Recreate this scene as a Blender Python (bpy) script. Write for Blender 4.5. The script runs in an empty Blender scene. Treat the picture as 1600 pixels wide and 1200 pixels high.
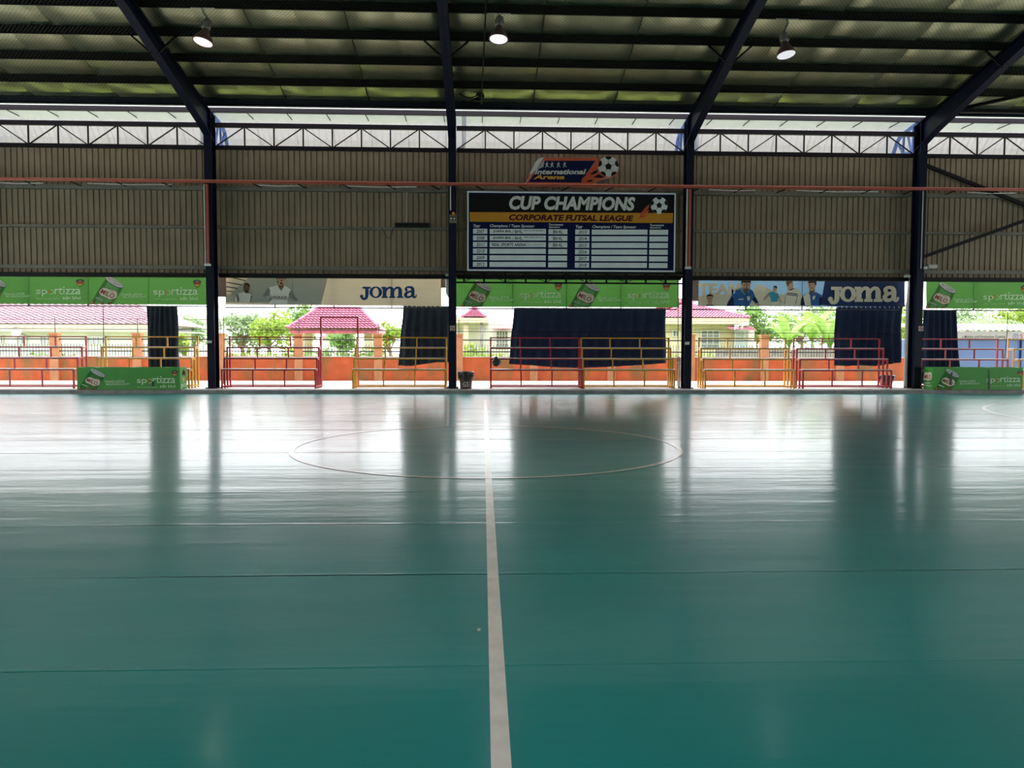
import bpy, math, random
from mathutils import Vector, Matrix
random.seed(7)
C = bpy.context.scene.collection
scn = bpy.context.scene
PI = math.pi

# ------------------------------------------------------------------ camera, sky, exposure
F_PX, YAW, PITCH, ROLL, CAM_H = 1200.0, .0381, -.0505, .0024, 1.6
_f = Vector((math.sin(YAW)*math.cos(PITCH), math.cos(YAW)*math.cos(PITCH), math.sin(PITCH)))
_r0 = Vector((math.cos(YAW), -math.sin(YAW), 0)); _u0 = _r0.cross(_f)
_r = _r0*math.cos(ROLL) + _u0*math.sin(ROLL); _u = -_r0*math.sin(ROLL) + _u0*math.cos(ROLL)
cam = bpy.data.cameras.new('camera'); cam.sensor_width = 36; cam.lens = F_PX/1600*36
cam.clip_end = 500; cam.clip_start = .05
co = bpy.data.objects.new('camera', cam); C.objects.link(co)
M = Matrix((( _r.x, _u.x, -_f.x, 0), (_r.y, _u.y, -_f.y, 0), (_r.z, _u.z, -_f.z, CAM_H), (0, 0, 0, 1)))
co.matrix_world = M
scn.camera = co

SKY = 6.0
w = bpy.data.worlds.new('overcast_sky'); scn.world = w; w.use_nodes = True
nt = w.node_tree; bg = nt.nodes['Background']
bg.inputs[0].default_value = (.95, .975, 1, 1); bg.inputs[1].default_value = SKY
sun = bpy.data.lights.new('hazy_sun', 'SUN'); sun.energy = .8; sun.angle = math.radians(25); sun.color = (1, .96, .88)
so = bpy.data.objects.new('hazy_sun', sun); C.objects.link(so); so.rotation_euler = (math.radians(28), math.radians(14), 0)
vs = scn.view_settings
vs.view_transform = 'Standard'; vs.look = 'None'; vs.gamma = 1; vs.use_curve_mapping = False
vs.exposure = 0.0
cy = scn.cycles
cy.max_bounces = 10; cy.diffuse_bounces = 6; cy.glossy_bounces = 4; cy.transmission_bounces = 6
cy.sample_clamp_indirect = 6; cy.use_denoising = True

# ------------------------------------------------------------------ helpers
def ray(x, y):
    return _f + _r*((x-800)/F_PX) + _u*((600-y)/F_PX)
def P(x, y, Y):                      # point of the upright plane at depth Y seen at (x, y)
    d = ray(x, y); t = Y/d.y
    return Vector((d.x*t, Y, CAM_H + d.z*t))
def Zat(x, y, Y): return P(x, y, Y).z
def Xat(x, y, Y): return P(x, y, Y).x

class MB:
    def __init__(s): s.v = []; s.f = []; s.m = []
    def face(s, pts, m=0):
        i = len(s.v); s.v += [tuple(p) for p in pts]; s.f.append(tuple(range(i, i+len(pts)))); s.m.append(m); return s
    def box(s, x0, x1, y0, y1, z0, z1, m=0):
        i = len(s.v)
        s.v += [(x0,y0,z0),(x1,y0,z0),(x1,y1,z0),(x0,y1,z0),(x0,y0,z1),(x1,y0,z1),(x1,y1,z1),(x0,y1,z1)]
        for q in ((0,3,2,1),(4,5,6,7),(0,1,5,4),(1,2,6,5),(2,3,7,6),(3,0,4,7)):
            s.f.append(tuple(i+k for k in q)); s.m.append(m)
        return s
    def prism(s, poly, y0, y1, m=0, axis='y'):      # poly in (x, z), swept along y  (axis x: poly in (y, z) swept along x; axis z: (x, y))
        n = len(poly); i = len(s.v)
        for t in (y0, y1):
            for a, b in poly:
                s.v.append((a, t, b) if axis == 'y' else (t, a, b) if axis == 'x' else (a, b, t))
        s.f.append(tuple(range(i, i+n))); s.f.append(tuple(range(i+2*n-1, i+n-1, -1))); s.m += [m, m]
        for k in range(n):
            s.f.append((i+k, i+(k+1) % n, i+n+(k+1) % n, i+n+k)); s.m.append(m)
        return s
    def tube(s, pts, r, n=6, m=0, cap=True, r2=None):
        pts = [Vector(p) for p in pts]; i0 = len(s.v); k = len(pts); prev = None
        for a, p in enumerate(pts):
            d = (pts[min(a+1, k-1)] - pts[max(a-1, 0)]).normalized()
            if prev is None:
                ref = Vector((0, 0, 1)) if abs(d.z) < .9 else Vector((1, 0, 0))
                e1 = d.cross(ref).normalized()
            else:
                e1 = (prev - d*prev.dot(d)).normalized()
            prev = e1; e2 = d.cross(e1)
            rr = r if r2 is None else r + (r2-r)*a/max(1, k-1)
            if isinstance(r, (list, tuple)): rr = r[a]
            for j in range(n):
                t = 2*PI*(j+.5)/n
                s.v.append(tuple(p + e1*(rr*math.cos(t)) + e2*(rr*math.sin(t))))
        for a in range(k-1):
            for j in range(n):
                s.f.append((i0+a*n+j, i0+a*n+(j+1) % n, i0+(a+1)*n+(j+1) % n, i0+(a+1)*n+j)); s.m.append(m)
        if cap:
            s.f.append(tuple(i0+j for j in reversed(range(n)))); s.m.append(m)
            s.f.append(tuple(i0+(k-1)*n+j for j in range(n))); s.m.append(m)
        return s
    def bar(s, p, q, w, h=None, m=0):                # square bar between two points
        h = h or w; p = Vector(p); q = Vector(q); d = (q-p).normalized()
        ref = Vector((0, 0, 1)) if abs(d.z) < .95 else Vector((0, 1, 0))
        a = d.cross(ref).normalized()*(w/2); b = a.cross(d).normalized()*(h/2)
        i = len(s.v)
        for e in (p, q):
            s.v += [tuple(e-a-b), tuple(e+a-b), tuple(e+a+b), tuple(e-a+b)]
        for f in ((0,3,2,1),(4,5,6,7),(0,1,5,4),(1,2,6,5),(2,3,7,6),(3,0,4,7)):
            s.f.append(tuple(i+k for k in f)); s.m.append(m)
        return s
    def lathe(s, prof, c, n=20, m=0, rot=None):      # prof: (radius, height) list about the z axis at c
        i0 = len(s.v); c = Vector(c)
        for r, h in prof:
            for j in range(n):
                t = 2*PI*j/n; p = Vector((r*math.cos(t), r*math.sin(t), h))
                if rot is not None: p = rot @ p
                s.v.append(tuple(c+p))
        for a in range(len(prof)-1):
            for j in range(n):
                s.f.append((i0+a*n+j, i0+a*n+(j+1) % n, i0+(a+1)*n+(j+1) % n, i0+(a+1)*n+j)); s.m.append(m)
        return s
    def grid(s, rows, m=0):                          # rows of equally many points
        i0 = len(s.v); n = len(rows[0])
        for r in rows: s.v += [tuple(p) for p in r]
        for a in range(len(rows)-1):
            for j in range(n-1):
                s.f.append((i0+a*n+j, i0+a*n+j+1, i0+(a+1)*n+j+1, i0+(a+1)*n+j)); s.m.append(m)
        return s

ORG = {}
def build(mb, name, mats, parent=None, smooth=False, kind=None, label=None):
    if not isinstance(mats, (list, tuple)): mats = [mats]
    if parent is None:
        xs = [p[0] for p in mb.v]; ys = [p[1] for p in mb.v]; zs = [p[2] for p in mb.v]
        o = Vector(((min(xs)+max(xs))/2, (min(ys)+max(ys))/2, min(zs)))
    else:
        o = ORG[parent]
    me = bpy.data.meshes.new(name)
    me.from_pydata([(p[0]-o.x, p[1]-o.y, p[2]-o.z) for p in mb.v], [], mb.f)
    for mt in mats: me.materials.append(mt)
    if len(mats) > 1: me.polygons.foreach_set('material_index', mb.m)
    if smooth: me.polygons.foreach_set('use_smooth', [True]*len(me.polygons))
    me.update()
    ob = bpy.data.objects.new(name, me); C.objects.link(ob)
    if parent is None: ob.location = o
    else: ob.parent = parent
    ORG[ob] = o
    if kind: ob['kind'] = kind
    if label: ob['label'] = label
    return ob
def thing(name, label, cat, loc, group=None, kind=None):
    o = bpy.data.objects.new(name, None); C.objects.link(o); o.location = loc; o.empty_display_size = .1
    ORG[o] = Vector(loc)
    if label: o['label'] = label
    if cat: o['category'] = cat
    if group: o['group'] = group
    if kind: o['kind'] = kind
    return o
def tag(o, label, cat, group=None):
    o['label'] = label; o['category'] = cat
    if group: o['group'] = group
    return o
def structure(name, loc=(0, 0, 0), label=None):
    o = thing(name, label, None, loc); o['kind'] = 'structure'; return o
def copy_tree(o, parent=None):
    c = o.copy(); C.objects.link(c)
    if parent is not None: c.parent = parent
    for ch in list(o.children): copy_tree(ch, c)
    return c

# ------------------------------------------------------------------ materials
def srgb(r, g, b):
    return tuple(((c/255)/12.92 if c/255 <= .04045 else ((c/255+.055)/1.055)**2.4) for c in (r, g, b))
def mat(name, col, rough=.6, metal=0., var=.12, scale=3., bump=0., bscale=20., trans=0., spec=.5, stretch=(1, 1, 1), coat=0.):
    m = bpy.data.materials.new(name); m.use_nodes = True; t = m.node_tree; n = t.nodes; L = t.links
    b = n['Principled BSDF']; out = n['Material Output']
    b.inputs['Roughness'].default_value = rough; b.inputs['Metallic'].default_value = metal
    b.inputs['Specular IOR Level'].default_value = spec
    b.inputs['Coat Weight'].default_value = coat
    tc = n.new('ShaderNodeTexCoord'); mp = n.new('ShaderNodeMapping'); mp.inputs['Scale'].default_value = stretch
    L.new(tc.outputs['Object'], mp.inputs['Vector'])
    c = (*col, 1)
    if var:
        nz = n.new('ShaderNodeTexNoise'); nz.inputs['Scale'].default_value = scale; nz.inputs['Detail'].default_value = 5
        L.new(mp.outputs[0], nz.inputs['Vector'])
        rp = n.new('ShaderNodeValToRGB'); e = rp.color_ramp.elements
        e[0].position = .3; e[1].position = .7
        e[0].color = tuple(min(1, x*(1-var)) for x in col)+(1,); e[1].color = tuple(min(1, x*(1+var)) for x in col)+(1,)
        L.new(nz.outputs['Fac'], rp.inputs[0]); L.new(rp.outputs[0], b.inputs['Base Color']); csock = rp.outputs[0]
    else:
        b.inputs['Base Color'].default_value = c; csock = None
    if bump:
        n2 = n.new('ShaderNodeTexNoise'); n2.inputs['Scale'].default_value = bscale; n2.inputs['Detail'].default_value = 4
        L.new(mp.outputs[0], n2.inputs['Vector'])
        bp = n.new('ShaderNodeBump'); bp.inputs['Strength'].default_value = bump; bp.inputs['Distance'].default_value = .05
        L.new(n2.outputs['Fac'], bp.inputs['Height']); L.new(bp.outputs[0], b.inputs['Normal'])
    if trans:
        tr = n.new('ShaderNodeBsdfTranslucent'); mx = n.new('ShaderNodeMixShader'); mx.inputs[0].default_value = trans
        if csock: L.new(csock, tr.inputs[0])
        else: tr.inputs[0].default_value = c
        L.new(b.outputs[0], mx.inputs[1]); L.new(tr.outputs[0], mx.inputs[2]); L.new(mx.outputs[0], out.inputs[0])
    return m
def emis(name, col, s):
    m = bpy.data.materials.new(name); m.use_nodes = True; t = m.node_tree
    e = t.nodes.new('ShaderNodeEmission'); e.inputs[0].default_value = (*col, 1); e.inputs[1].default_value = s
    t.links.new(e.outputs[0], t.nodes['Material Output'].inputs[0]); return m
def glass(name, col=(.5, .56, .6)):
    return mat(name, col, .08, 0, .1, 1.5, spec=.8)

NAVY = mat('navy_steel', (.0035, .006, .022), .5, spec=.2)
DARK = mat('dark_steel', (.006, .0055, .0055), .55, spec=.2)
TRUSSP = mat('plum_dark_steel', (.009, .005, .010), .55, spec=.2)
PURL = mat('brown_black_purlin', (.006, .0055, .004), .6, spec=.15)
GIRT = mat('dusty_galvanised_girt', (.17, .155, .115), .6, var=.2)
SHEET = mat('beige_wall_sheet', (.30, .228, .148), .6, var=.12, scale=1.2, bump=.05, bscale=60, spec=.25)
FOIL = mat('olive_foil_insulation', (.62, .61, .375), .36, .92, var=.08, scale=2., bump=.015, bscale=5)
REDP = mat('red_paint_pipe', (.42, .075, .04), .5)
PALE = mat('pale_tube', (.62, .6, .55), .5)
WHITEP = mat('white_plastic', (.75, .74, .7), .4)
GREYPIPE = mat('grey_downpipe', (.42, .43, .46), .4)
BLUES = mat('blue_truss_paint', (.10, .19, .55), .5)
AWN = mat('white_awning_sheet', (.56, .56, .575), .5, var=.04, trans=.12)
AWNEDGE = mat('pale_flashing_sheet', (.55, .60, .57), .5, var=.05, trans=.07)
KERB = mat('kerb_concrete', (.28, .265, .26), .8, var=.25, scale=3, bump=.3)
CONC = mat('pale_concrete', (.62, .59, .56), .85, var=.22, scale=.8, bump=.2)
WIRE = mat('wire_mesh_steel', (.012, .012, .010), .4, .3, var=.1)
WHITEL = mat('court_line_paint', (.86, .80, .76), .22, var=.12, scale=6)
RED = mat('red_bench_paint', (.36, .018, .028), .4, var=.15)
YEL = mat('yellow_bench_paint', (.62, .30, .02), .4, var=.15)
PLANK = mat('pale_bench_plank', (.70, .66, .66), .35, var=.15, scale=5)
CURT = mat('navy_curtain_cloth', (.010, .017, .040), .8, var=.2, trans=.06, spec=.2)
CURT2 = mat('slate_curtain_cloth', (.018, .024, .034), .8, var=.25, trans=.06, spec=.2)
ORANGE = mat('orange_wall_paint', (.52, .115, .045), .85, var=.14, scale=2.2, bump=.15, spec=.2)
def stained(m, col, lo, hi, stretch, scale):               # mossy streaks of their own on the paint
    t = m.node_tree; n = t.nodes; L = t.links; b = n['Principled BSDF']; src = b.inputs['Base Color'].links[0].from_socket
    g = n.new('ShaderNodeNewGeometry'); mp = n.new('ShaderNodeMapping'); mp.inputs['Scale'].default_value = stretch
    z = n.new('ShaderNodeTexNoise'); z.inputs['Scale'].default_value = scale; z.inputs['Detail'].default_value = 7; z.inputs['Roughness'].default_value = .65
    r = n.new('ShaderNodeMapRange'); r.inputs['From Min'].default_value = lo; r.inputs['From Max'].default_value = hi
    mx = n.new('ShaderNodeMix'); mx.data_type = 'RGBA'; mx.inputs['B'].default_value = (*col, 1)
    L.new(g.outputs['Position'], mp.inputs[0]); L.new(mp.outputs[0], z.inputs['Vector']); L.new(z.outputs['Fac'], r.inputs[0])
    L.new(r.outputs[0], mx.inputs['Factor']); L.new(src, mx.inputs['A']); L.new(mx.outputs['Result'], b.inputs['Base Color'])
stained(ORANGE, (.20, .13, .05), .47, .64, (1, 1, .35), 1.1)
PILLAR = mat('peach_pillar_paint', (.48, .21, .10), .8, var=.2, scale=3)
IRON = mat('dark_railing_iron', (.05, .05, .055), .5)
CREAM = mat('cream_house_wall', (.47, .42, .32), .8, var=.05)
WHITEW = mat('white_house_wall', (.50, .49, .48), .8, var=.04)
TILE = mat('rose_roof_tile', (.42, .10, .17), .55, var=.25, scale=5)
TILE2 = mat('pale_pink_roof_tile', (.36, .18, .235), .55, var=.25, scale=5)
GLASS = glass('grey_window_glass', (.2, .23, .24))
GLASSB = glass('blue_window_glass', (.42, .5, .6))
GRASS = mat('grass_green', (.22, .40, .07), .9, var=.4, scale=9)
SOIL = mat('garden_ground', (.33, .41, .13), .9, var=.3)
BRICKG = mat('grey_old_wall', (.25, .24, .23), .9, var=.35, scale=3)
BARK = mat('bark', (.16, .11, .07), .9)
LEAF_Y = mat('leaf_yellow_green', (.26, .36, .06), .6, var=.35, scale=2, trans=.4)
LEAF_G = mat('leaf_mid_green', (.17, .29, .08), .6, var=.35, scale=2, trans=.4)
LEAF_B = mat('leaf_grey_green', (.24, .33, .17), .6, var=.3, scale=2, trans=.35)
BANANA = mat('banana_leaf', (.26, .42, .10), .5, var=.25, scale=3, trans=.4)
BLUEW = mat('blue_shop_wall', (.09, .15, .32), .6, var=.06, scale=1)
ROOFG = mat('grey_roof_sheet', (.35, .33, .33), .5, var=.15)
BLACK = mat('black_plastic', (.012, .012, .013), .5)
BAG = mat('black_bin_bag', (.015, .015, .017), .3, bump=.5, bscale=18)
BINP = mat('brown_bin_plastic', (.075, .042, .036), .45)
# prints on cloth (backlit) and on boards
def cloth(name, col, tr=.35): return mat(name, col, .7, var=.05, scale=3, trans=tr, bump=.12, bscale=5, stretch=(.35, 1, 2.5))
GREEN = cloth('green_banner_vinyl', (.05, .15, .029), .34)
GREEN_BOX = mat('green_box_vinyl', (.055, .30, .035), .55, var=.05)
CREAMB = cloth('cream_banner_vinyl', (.32, .275, .185), .26)
SKYB = cloth('grey_blue_print', (.37, .41, .36), .28)
BLUEB = cloth('royal_blue_vinyl', (.008, .026, .11), .2)
LBLUE = cloth('sky_blue_print', (.14, .25, .35), .25)
def pm(name, col): return mat(name, col, .7, var=.04, scale=4, spec=.12)
INK_W = pm('white_ink', (.80, .80, .74)); INK_LG = pm('pale_green_ink', (.62, .76, .52)); INK_DG = pm('dark_green_ink', (.03, .17, .035))
INK_CAN = pm('can_green_ink', (.14, .38, .12)); INK_CANS = pm('can_shade_ink', (.07, .22, .05)); INK_GOLD = pm('gold_ink', (.55, .38, .12))
INK_GREY = pm('can_lid_grey', (.40, .40, .38)); INK_LGREY = pm('can_lid_light', (.62, .62, .60)); INK_DGREY = pm('dark_grey_ink', (.10, .11, .10))
INK_BROWN = pm('malt_brown_ink', (.30, .05, .03)); INK_TAN = pm('cream_ink', (.74, .70, .55)); INK_BLACK = pm('black_ink', (.012, .011, .012))
INK_ORANGE = pm('orange_ink', (.72, .22, .05)); INK_NAVY = pm('logo_navy_ink', (.022, .07, .20)); INK_BONE = pm('bone_ink', (.70, .64, .50))
INK_SKIN = pm('skin_ink', (.50, .34, .22)); INK_SKIND = pm('dark_skin_ink', (.17, .10, .065)); INK_HAIR = pm('hair_ink', (.045, .03, .022))
INK_SHIRT = pm('grey_shirt_ink', (.74, .74, .66)); INK_SHIRTD = pm('shirt_shadow_ink', (.22, .23, .20)); INK_BLUE = pm('blue_shirt_ink', (.035, .12, .33))
INK_TEAL = pm('teal_shirt_ink', (.06, .30, .42)); INK_DBLUE = pm('dark_blue_ink', (.012, .025, .08)); INK_FLAME = pm('flame_red_ink', (.62, .10, .045))
BOARD_NAVY = pm('board_navy', (.007, .011, .055)); BOARD_BLACK = pm('board_black', (.012, .011, .011)); BOARD_ORANGE = pm('board_orange', (.62, .27, .03))
BOARD_CELL = pm('board_cell_grey', (.80, .84, .84)); BOARD_SILVER = pm('board_silver_letter', (.74, .71, .66)); BOARD_MAROON = pm('board_maroon_letter', (.06, .008, .01))
SIGN_ORANGE = pm('sign_orange', (.62, .13, .06)); SIGN_YELLOW = pm('sign_amber_letter', (.72, .38, .05)); SIGN_WHITE = pm('sign_white', (.66, .66, .60))

def floor_material():
    m = bpy.data.materials.new('teal_vinyl_floor'); m.use_nodes = True; t = m.node_tree; n = t.nodes; L = t.links
    b = n['Principled BSDF']
    tc = n.new('ShaderNodeTexCoord'); geo = n.new('ShaderNodeNewGeometry')
    def noise(scale, detail, stretch, src):
        mp = n.new('ShaderNodeMapping'); mp.inputs['Scale'].default_value = stretch; L.new(src, mp.inputs[0])
        z = n.new('ShaderNodeTexNoise'); z.inputs['Scale'].default_value = scale; z.inputs['Detail'].default_value = detail
        L.new(mp.outputs[0], z.inputs['Vector']); return z
    pos = geo.outputs['Position']
    a = noise(.5, 6, (1, 1, 1), pos); r = n.new('ShaderNodeValToRGB')
    r.color_ramp.elements[0].position = .3; r.color_ramp.elements[1].position = .72
    r.color_ramp.elements[0].color = (.003, .245, .243, 1); r.color_ramp.elements[1].color = (.005, .305, .305, 1)
    L.new(a.outputs['Fac'], r.inputs[0]); L.new(r.outputs[0], b.inputs['Base Color'])
    q = noise(1.3, 8, (.5, 2, 1), pos); rr = n.new('ShaderNodeMapRange')
    rr.inputs['From Min'].default_value = .3; rr.inputs['From Max'].default_value = .7
    rr.inputs['To Min'].default_value = .30; rr.inputs['To Max'].default_value = .38
    L.new(q.outputs['Fac'], rr.inputs[0]); L.new(rr.outputs[0], b.inputs['Roughness'])
    b.inputs['Specular IOR Level'].default_value = .18
    b.inputs['Coat Weight'].default_value = .5; b.inputs['Coat Roughness'].default_value = .15; b.inputs['Coat IOR'].default_value = 1.5
    w1 = noise(1.0, 3, (.25, 2.2, 1), pos); w2 = noise(5.5, 4, (.5, 2.5, 1), pos)
    mx = n.new('ShaderNodeMath'); mx.operation = 'MULTIPLY_ADD'; mx.inputs[1].default_value = .22
    L.new(w2.outputs['Fac'], mx.inputs[0]); L.new(w1.outputs['Fac'], mx.inputs[2])
    bp = n.new('ShaderNodeBump'); bp.inputs['Strength'].default_value = .13; bp.inputs['Distance'].default_value = .05
    L.new(mx.outputs[0], bp.inputs['Height']); L.new(bp.outputs[0], b.inputs['Normal']); L.new(bp.outputs[0], b.inputs['Coat Normal'])
    return m
FLOOR = floor_material()

# ------------------------------------------------------------------ lettering
TX = {}
def prep_text(items):
    obs = []
    for key in items:
        s, bold, shear = key
        cu = bpy.data.curves.new('t', 'FONT'); cu.body = s; cu.resolution_u = 3; cu.offset = bold; cu.shear = shear; cu.fill_mode = 'FRONT'
        o = bpy.data.objects.new('t', cu); C.objects.link(o); obs.append((key, o, cu))
    bpy.context.view_layer.update()
    dg = bpy.context.evaluated_depsgraph_get()
    for key, o, cu in obs:
        me = bpy.data.meshes.new_from_object(o.evaluated_get(dg))
        TX[key] = ([tuple(v.co[:2]) for v in me.vertices], [tuple(p.vertices) for p in me.polygons])
        bpy.data.meshes.remove(me)
    for key, o, cu in obs:
        bpy.data.objects.remove(o); bpy.data.curves.remove(cu)
TEXTS = [(s, .0, 0) for s in ('sportizza', 'sp', 'rtizza', 'sdn bhd', 'talent manage talents', 'gatte')] + \
 [(s, .012, 0) for s in ('sp', 'rtizza', 'sdn bhd', 'BHL', 'c Marine and Protective Coating', 'S', 'X', 'PEIRAIS', 'BAN HOE LEONG', 'Nestle', 'G5')] + \
 [(s, .018, .15) for s in ('MILO',)] + [(s, .012, .3) for s in ('TENAGA UNTUK', 'MELANGKAH JAUH', 'ORIGINAL')] + \
 [('CUP CHAMPIONS', .045, .18), ('CORPORATE FUTSAL LEAGUE', .04, .18), ('International', .035, .25), ('Arena', .04, .25), ('TEAM', .05, 0)] + \
 [(s, .012, .2) for s in ('Year', 'Champions / Team Sponsor', 'Tournament', 'Sponsors')] + \
 [(s, .025, .2) for s in ('JUARA BHL', 'REAL SPORTS ARENA', '/')] + [('BHL INDUSTRY', .0, .2)] + \
 [(str(y), .012, .2) for y in list(range(2007, 2019))]
prep_text(TEXTS)

def px_text(mb, key, x0, y0, x1, y1, Y, rot=0., m=0, top=None):
    """letters fitted to the pixel box, put on the upright plane at depth Y"""
    V, Fc = TX[key]
    ax = min(v[0] for v in V); bx = max(v[0] for v in V); az = min(v[1] for v in V); bz = max(v[1] for v in V)
    i = len(mb.v); cx, cz = (x0+x1)/2, (y0+y1)/2; cr, sr = math.cos(rot), math.sin(rot)
    for a, b in V:
        u = x0 + (a-ax)/(bx-ax)*(x1-x0) - cx; v = y1 - (b-az)/(bz-az)*(y1-y0) - cz
        mb.v.append(tuple(P(cx+u*cr-v*sr, cz+u*sr+v*cr, Y)))
    for f in Fc: mb.f.append(tuple(i+k for k in f)); mb.m.append(m)
    return mb
def px_poly(mb, pts, Y, m=0):
    return mb.face([P(x, y, Y) for x, y in pts], m)
def ellipse(cx, cy, rx, ry, n=20, rot=0., a0=0., a1=2*PI):
    out = []
    full = abs(a1-a0-2*PI) < 1e-6
    for k in range(n if full else n+1):
        t = a0+(a1-a0)*k/n; x, y = rx*math.cos(t), ry*math.sin(t)
        out.append((cx+x*math.cos(rot)-y*math.sin(rot), cy+x*math.sin(rot)+y*math.cos(rot)))
    return out
def px_ring(mb, cx, cy, rx, ry, wx, wy, Y, a0=0., a1=2*PI, n=24, m=0):
    for k in range(n):
        t0 = a0+(a1-a0)*k/n; t1 = a0+(a1-a0)*(k+1)/n
        px_poly(mb, [(cx+rx*math.cos(t0), cy+ry*math.sin(t0)), (cx+rx*math.cos(t1), cy+ry*math.sin(t1)),
                     (cx+(rx-wx)*math.cos(t1), cy+(ry-wy)*math.sin(t1)), (cx+(rx-wx)*math.cos(t0), cy+(ry-wy)*math.sin(t0))], Y, m)
def px_stroke(mb, pts, ws, Y, m=0, sub=4):
    # thick stroke of varying width through points (Catmull-Rom)
    n = len(pts); Q = []
    for i in range(n-1):
        p0, p1, p2, p3 = pts[max(i-1, 0)], pts[i], pts[i+1], pts[min(i+2, n-1)]
        for k in range(sub):
            t = k/sub
            q = [.5*((2*p1[c])+(-p0[c]+p2[c])*t+(2*p0[c]-5*p1[c]+4*p2[c]-p3[c])*t*t+(-p0[c]+3*p1[c]-3*p2[c]+p3[c])*t**3) for c in (0, 1)]
            Q.append((*q, ws[i]+(ws[i+1]-ws[i])*t))
    Q.append((*pts[-1], ws[-1]))
    rows = [[], []]
    for i, (x, y, wd) in enumerate(Q):
        a = Q[max(i-1, 0)]; b = Q[min(i+1, len(Q)-1)]; dx, dy = b[0]-a[0], b[1]-a[1]; l = math.hypot(dx, dy) or 1
        rows[0].append(P(x-dy/l*wd/2, y+dx/l*wd/2, Y)); rows[1].append(P(x+dy/l*wd/2, y-dx/l*wd/2, Y))
    mb.grid(rows, m)

# ------------------------------------------------------------------ the hall
BAY = 8.005
FRAMES = [-9.03 + BAY*k for k in range(-2, 6)]           # portal frames along the hall
XL, XR = FRAMES[0]-1.2, FRAMES[-1]+1.2
Y_MID = 12.3                                            # middle of the court and ridge of the roof
KERB_Y = 25.25; PLAT = .13
SL = .205
def z_purlin(Y): return 9.43 + SL*(25.05-Y)             # underside of the purlins = top of the rafters
def mir(Y): return 2*Y_MID - Y

# floor of vinyl sheets with lapped seams
floor = structure('floor', (0, Y_MID, 0))
k = 0
ys = [3.76+1.535*j for j in range(-3, 15)]
for a, b in zip(ys[:-1], ys[1:]):
    rng = random.Random(k*3+1); ph = rng.random()*6
    nx = 72; rows = []
    for dy, dz in ((0, .0), (.003, .0010), (.012, .0004), (.06, 0), (.5, 0), (1.3, 0), (1.49, .0), (1.535, 0)):
        row = []
        for j in range(nx+1):
            x = XL + (XR-XL)*j/nx
            wob = .012*math.sin(x*.37+ph)+.006*math.sin(x*1.3+ph*2)
            lift = dz*(1+.5*math.sin(x*.9+ph))
            row.append((x, a+dy+(wob if dy < .1 else 0), lift))
        rows.append(row)
    build(MB().grid(rows), 'vinyl_sheet', FLOOR, floor, smooth=True)
    k += 1
build(MB().box(XL, XR, mir(KERB_Y), KERB_Y, -.3, -.03), 'floor_slab', CONC, floor)
mk = MB(); XC = .071
for a, b in ((-.6, 5), (5, 10), (10, 16), (16, 22.3)):
    mk.box(XC-.039, XC+.039, a, b, .0025, .0045)
build(mk, 'halfway_line', WHITEL, floor)
def ring(cx, cy, r, a0, a1, n, wd=.08):
    mb = MB()
    for j in range(n):
        t0 = a0+(a1-a0)*j/n; t1 = a0+(a1-a0)*(j+1)/n
        q = [(cx+rr*math.cos(t), cy+rr*math.sin(t)) for rr, t in ((r+wd/2, t0), (r+wd/2, t1), (r-wd/2, t1), (r-wd/2, t0))]
        mb.face([(x, y, .0048) for x, y in q])
    return mb
build(ring(XC, 12.17, 3.0, 0, 2*PI, 120), 'centre_circle', WHITEL, floor)
build(ring(18.0, 16.0, 6.05, PI*.5, PI*1.1, 40), 'penalty_arc', WHITEL, floor)

# kerb in concrete lengths, and the platforms
def kerb(side):
    tr = structure('trim_%d' % (1 if side > 0 else 2), (0, KERB_Y if side > 0 else mir(KERB_Y), 0))
    x = XL; rng = random.Random(5)
    while x < XR:
        l = min(rng.uniform(2.8, 3.6), XR-x)
        if side > 0:
            y0 = KERB_Y+rng.uniform(-.012, .012)
            pf = [(y0, -.2), (y0, .10), (y0+.02, .125), (y0+.34, PLAT+.002), (y0+.34, -.2)]
        else:
            y0 = mir(KERB_Y)
            pf = [(y0, -.2), (y0, .10), (y0-.02, .125), (y0-.34, PLAT+.002), (y0-.34, -.2)]
        build(MB().prism(pf, x+.006, x+l-.006, axis='x'), 'kerb_stone', KERB, tr)
        x += l
kerb(1); kerb(-1)
build(MB().box(-60, 60, KERB_Y+.30, 31.9, -.25, PLAT), 'terrace_floor', CONC, kind='structure')
build(MB().box(-60, 60, -8, mir(KERB_Y)-.3, -.25, PLAT), 'rear_terrace_floor', CONC, kind='structure')

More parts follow.
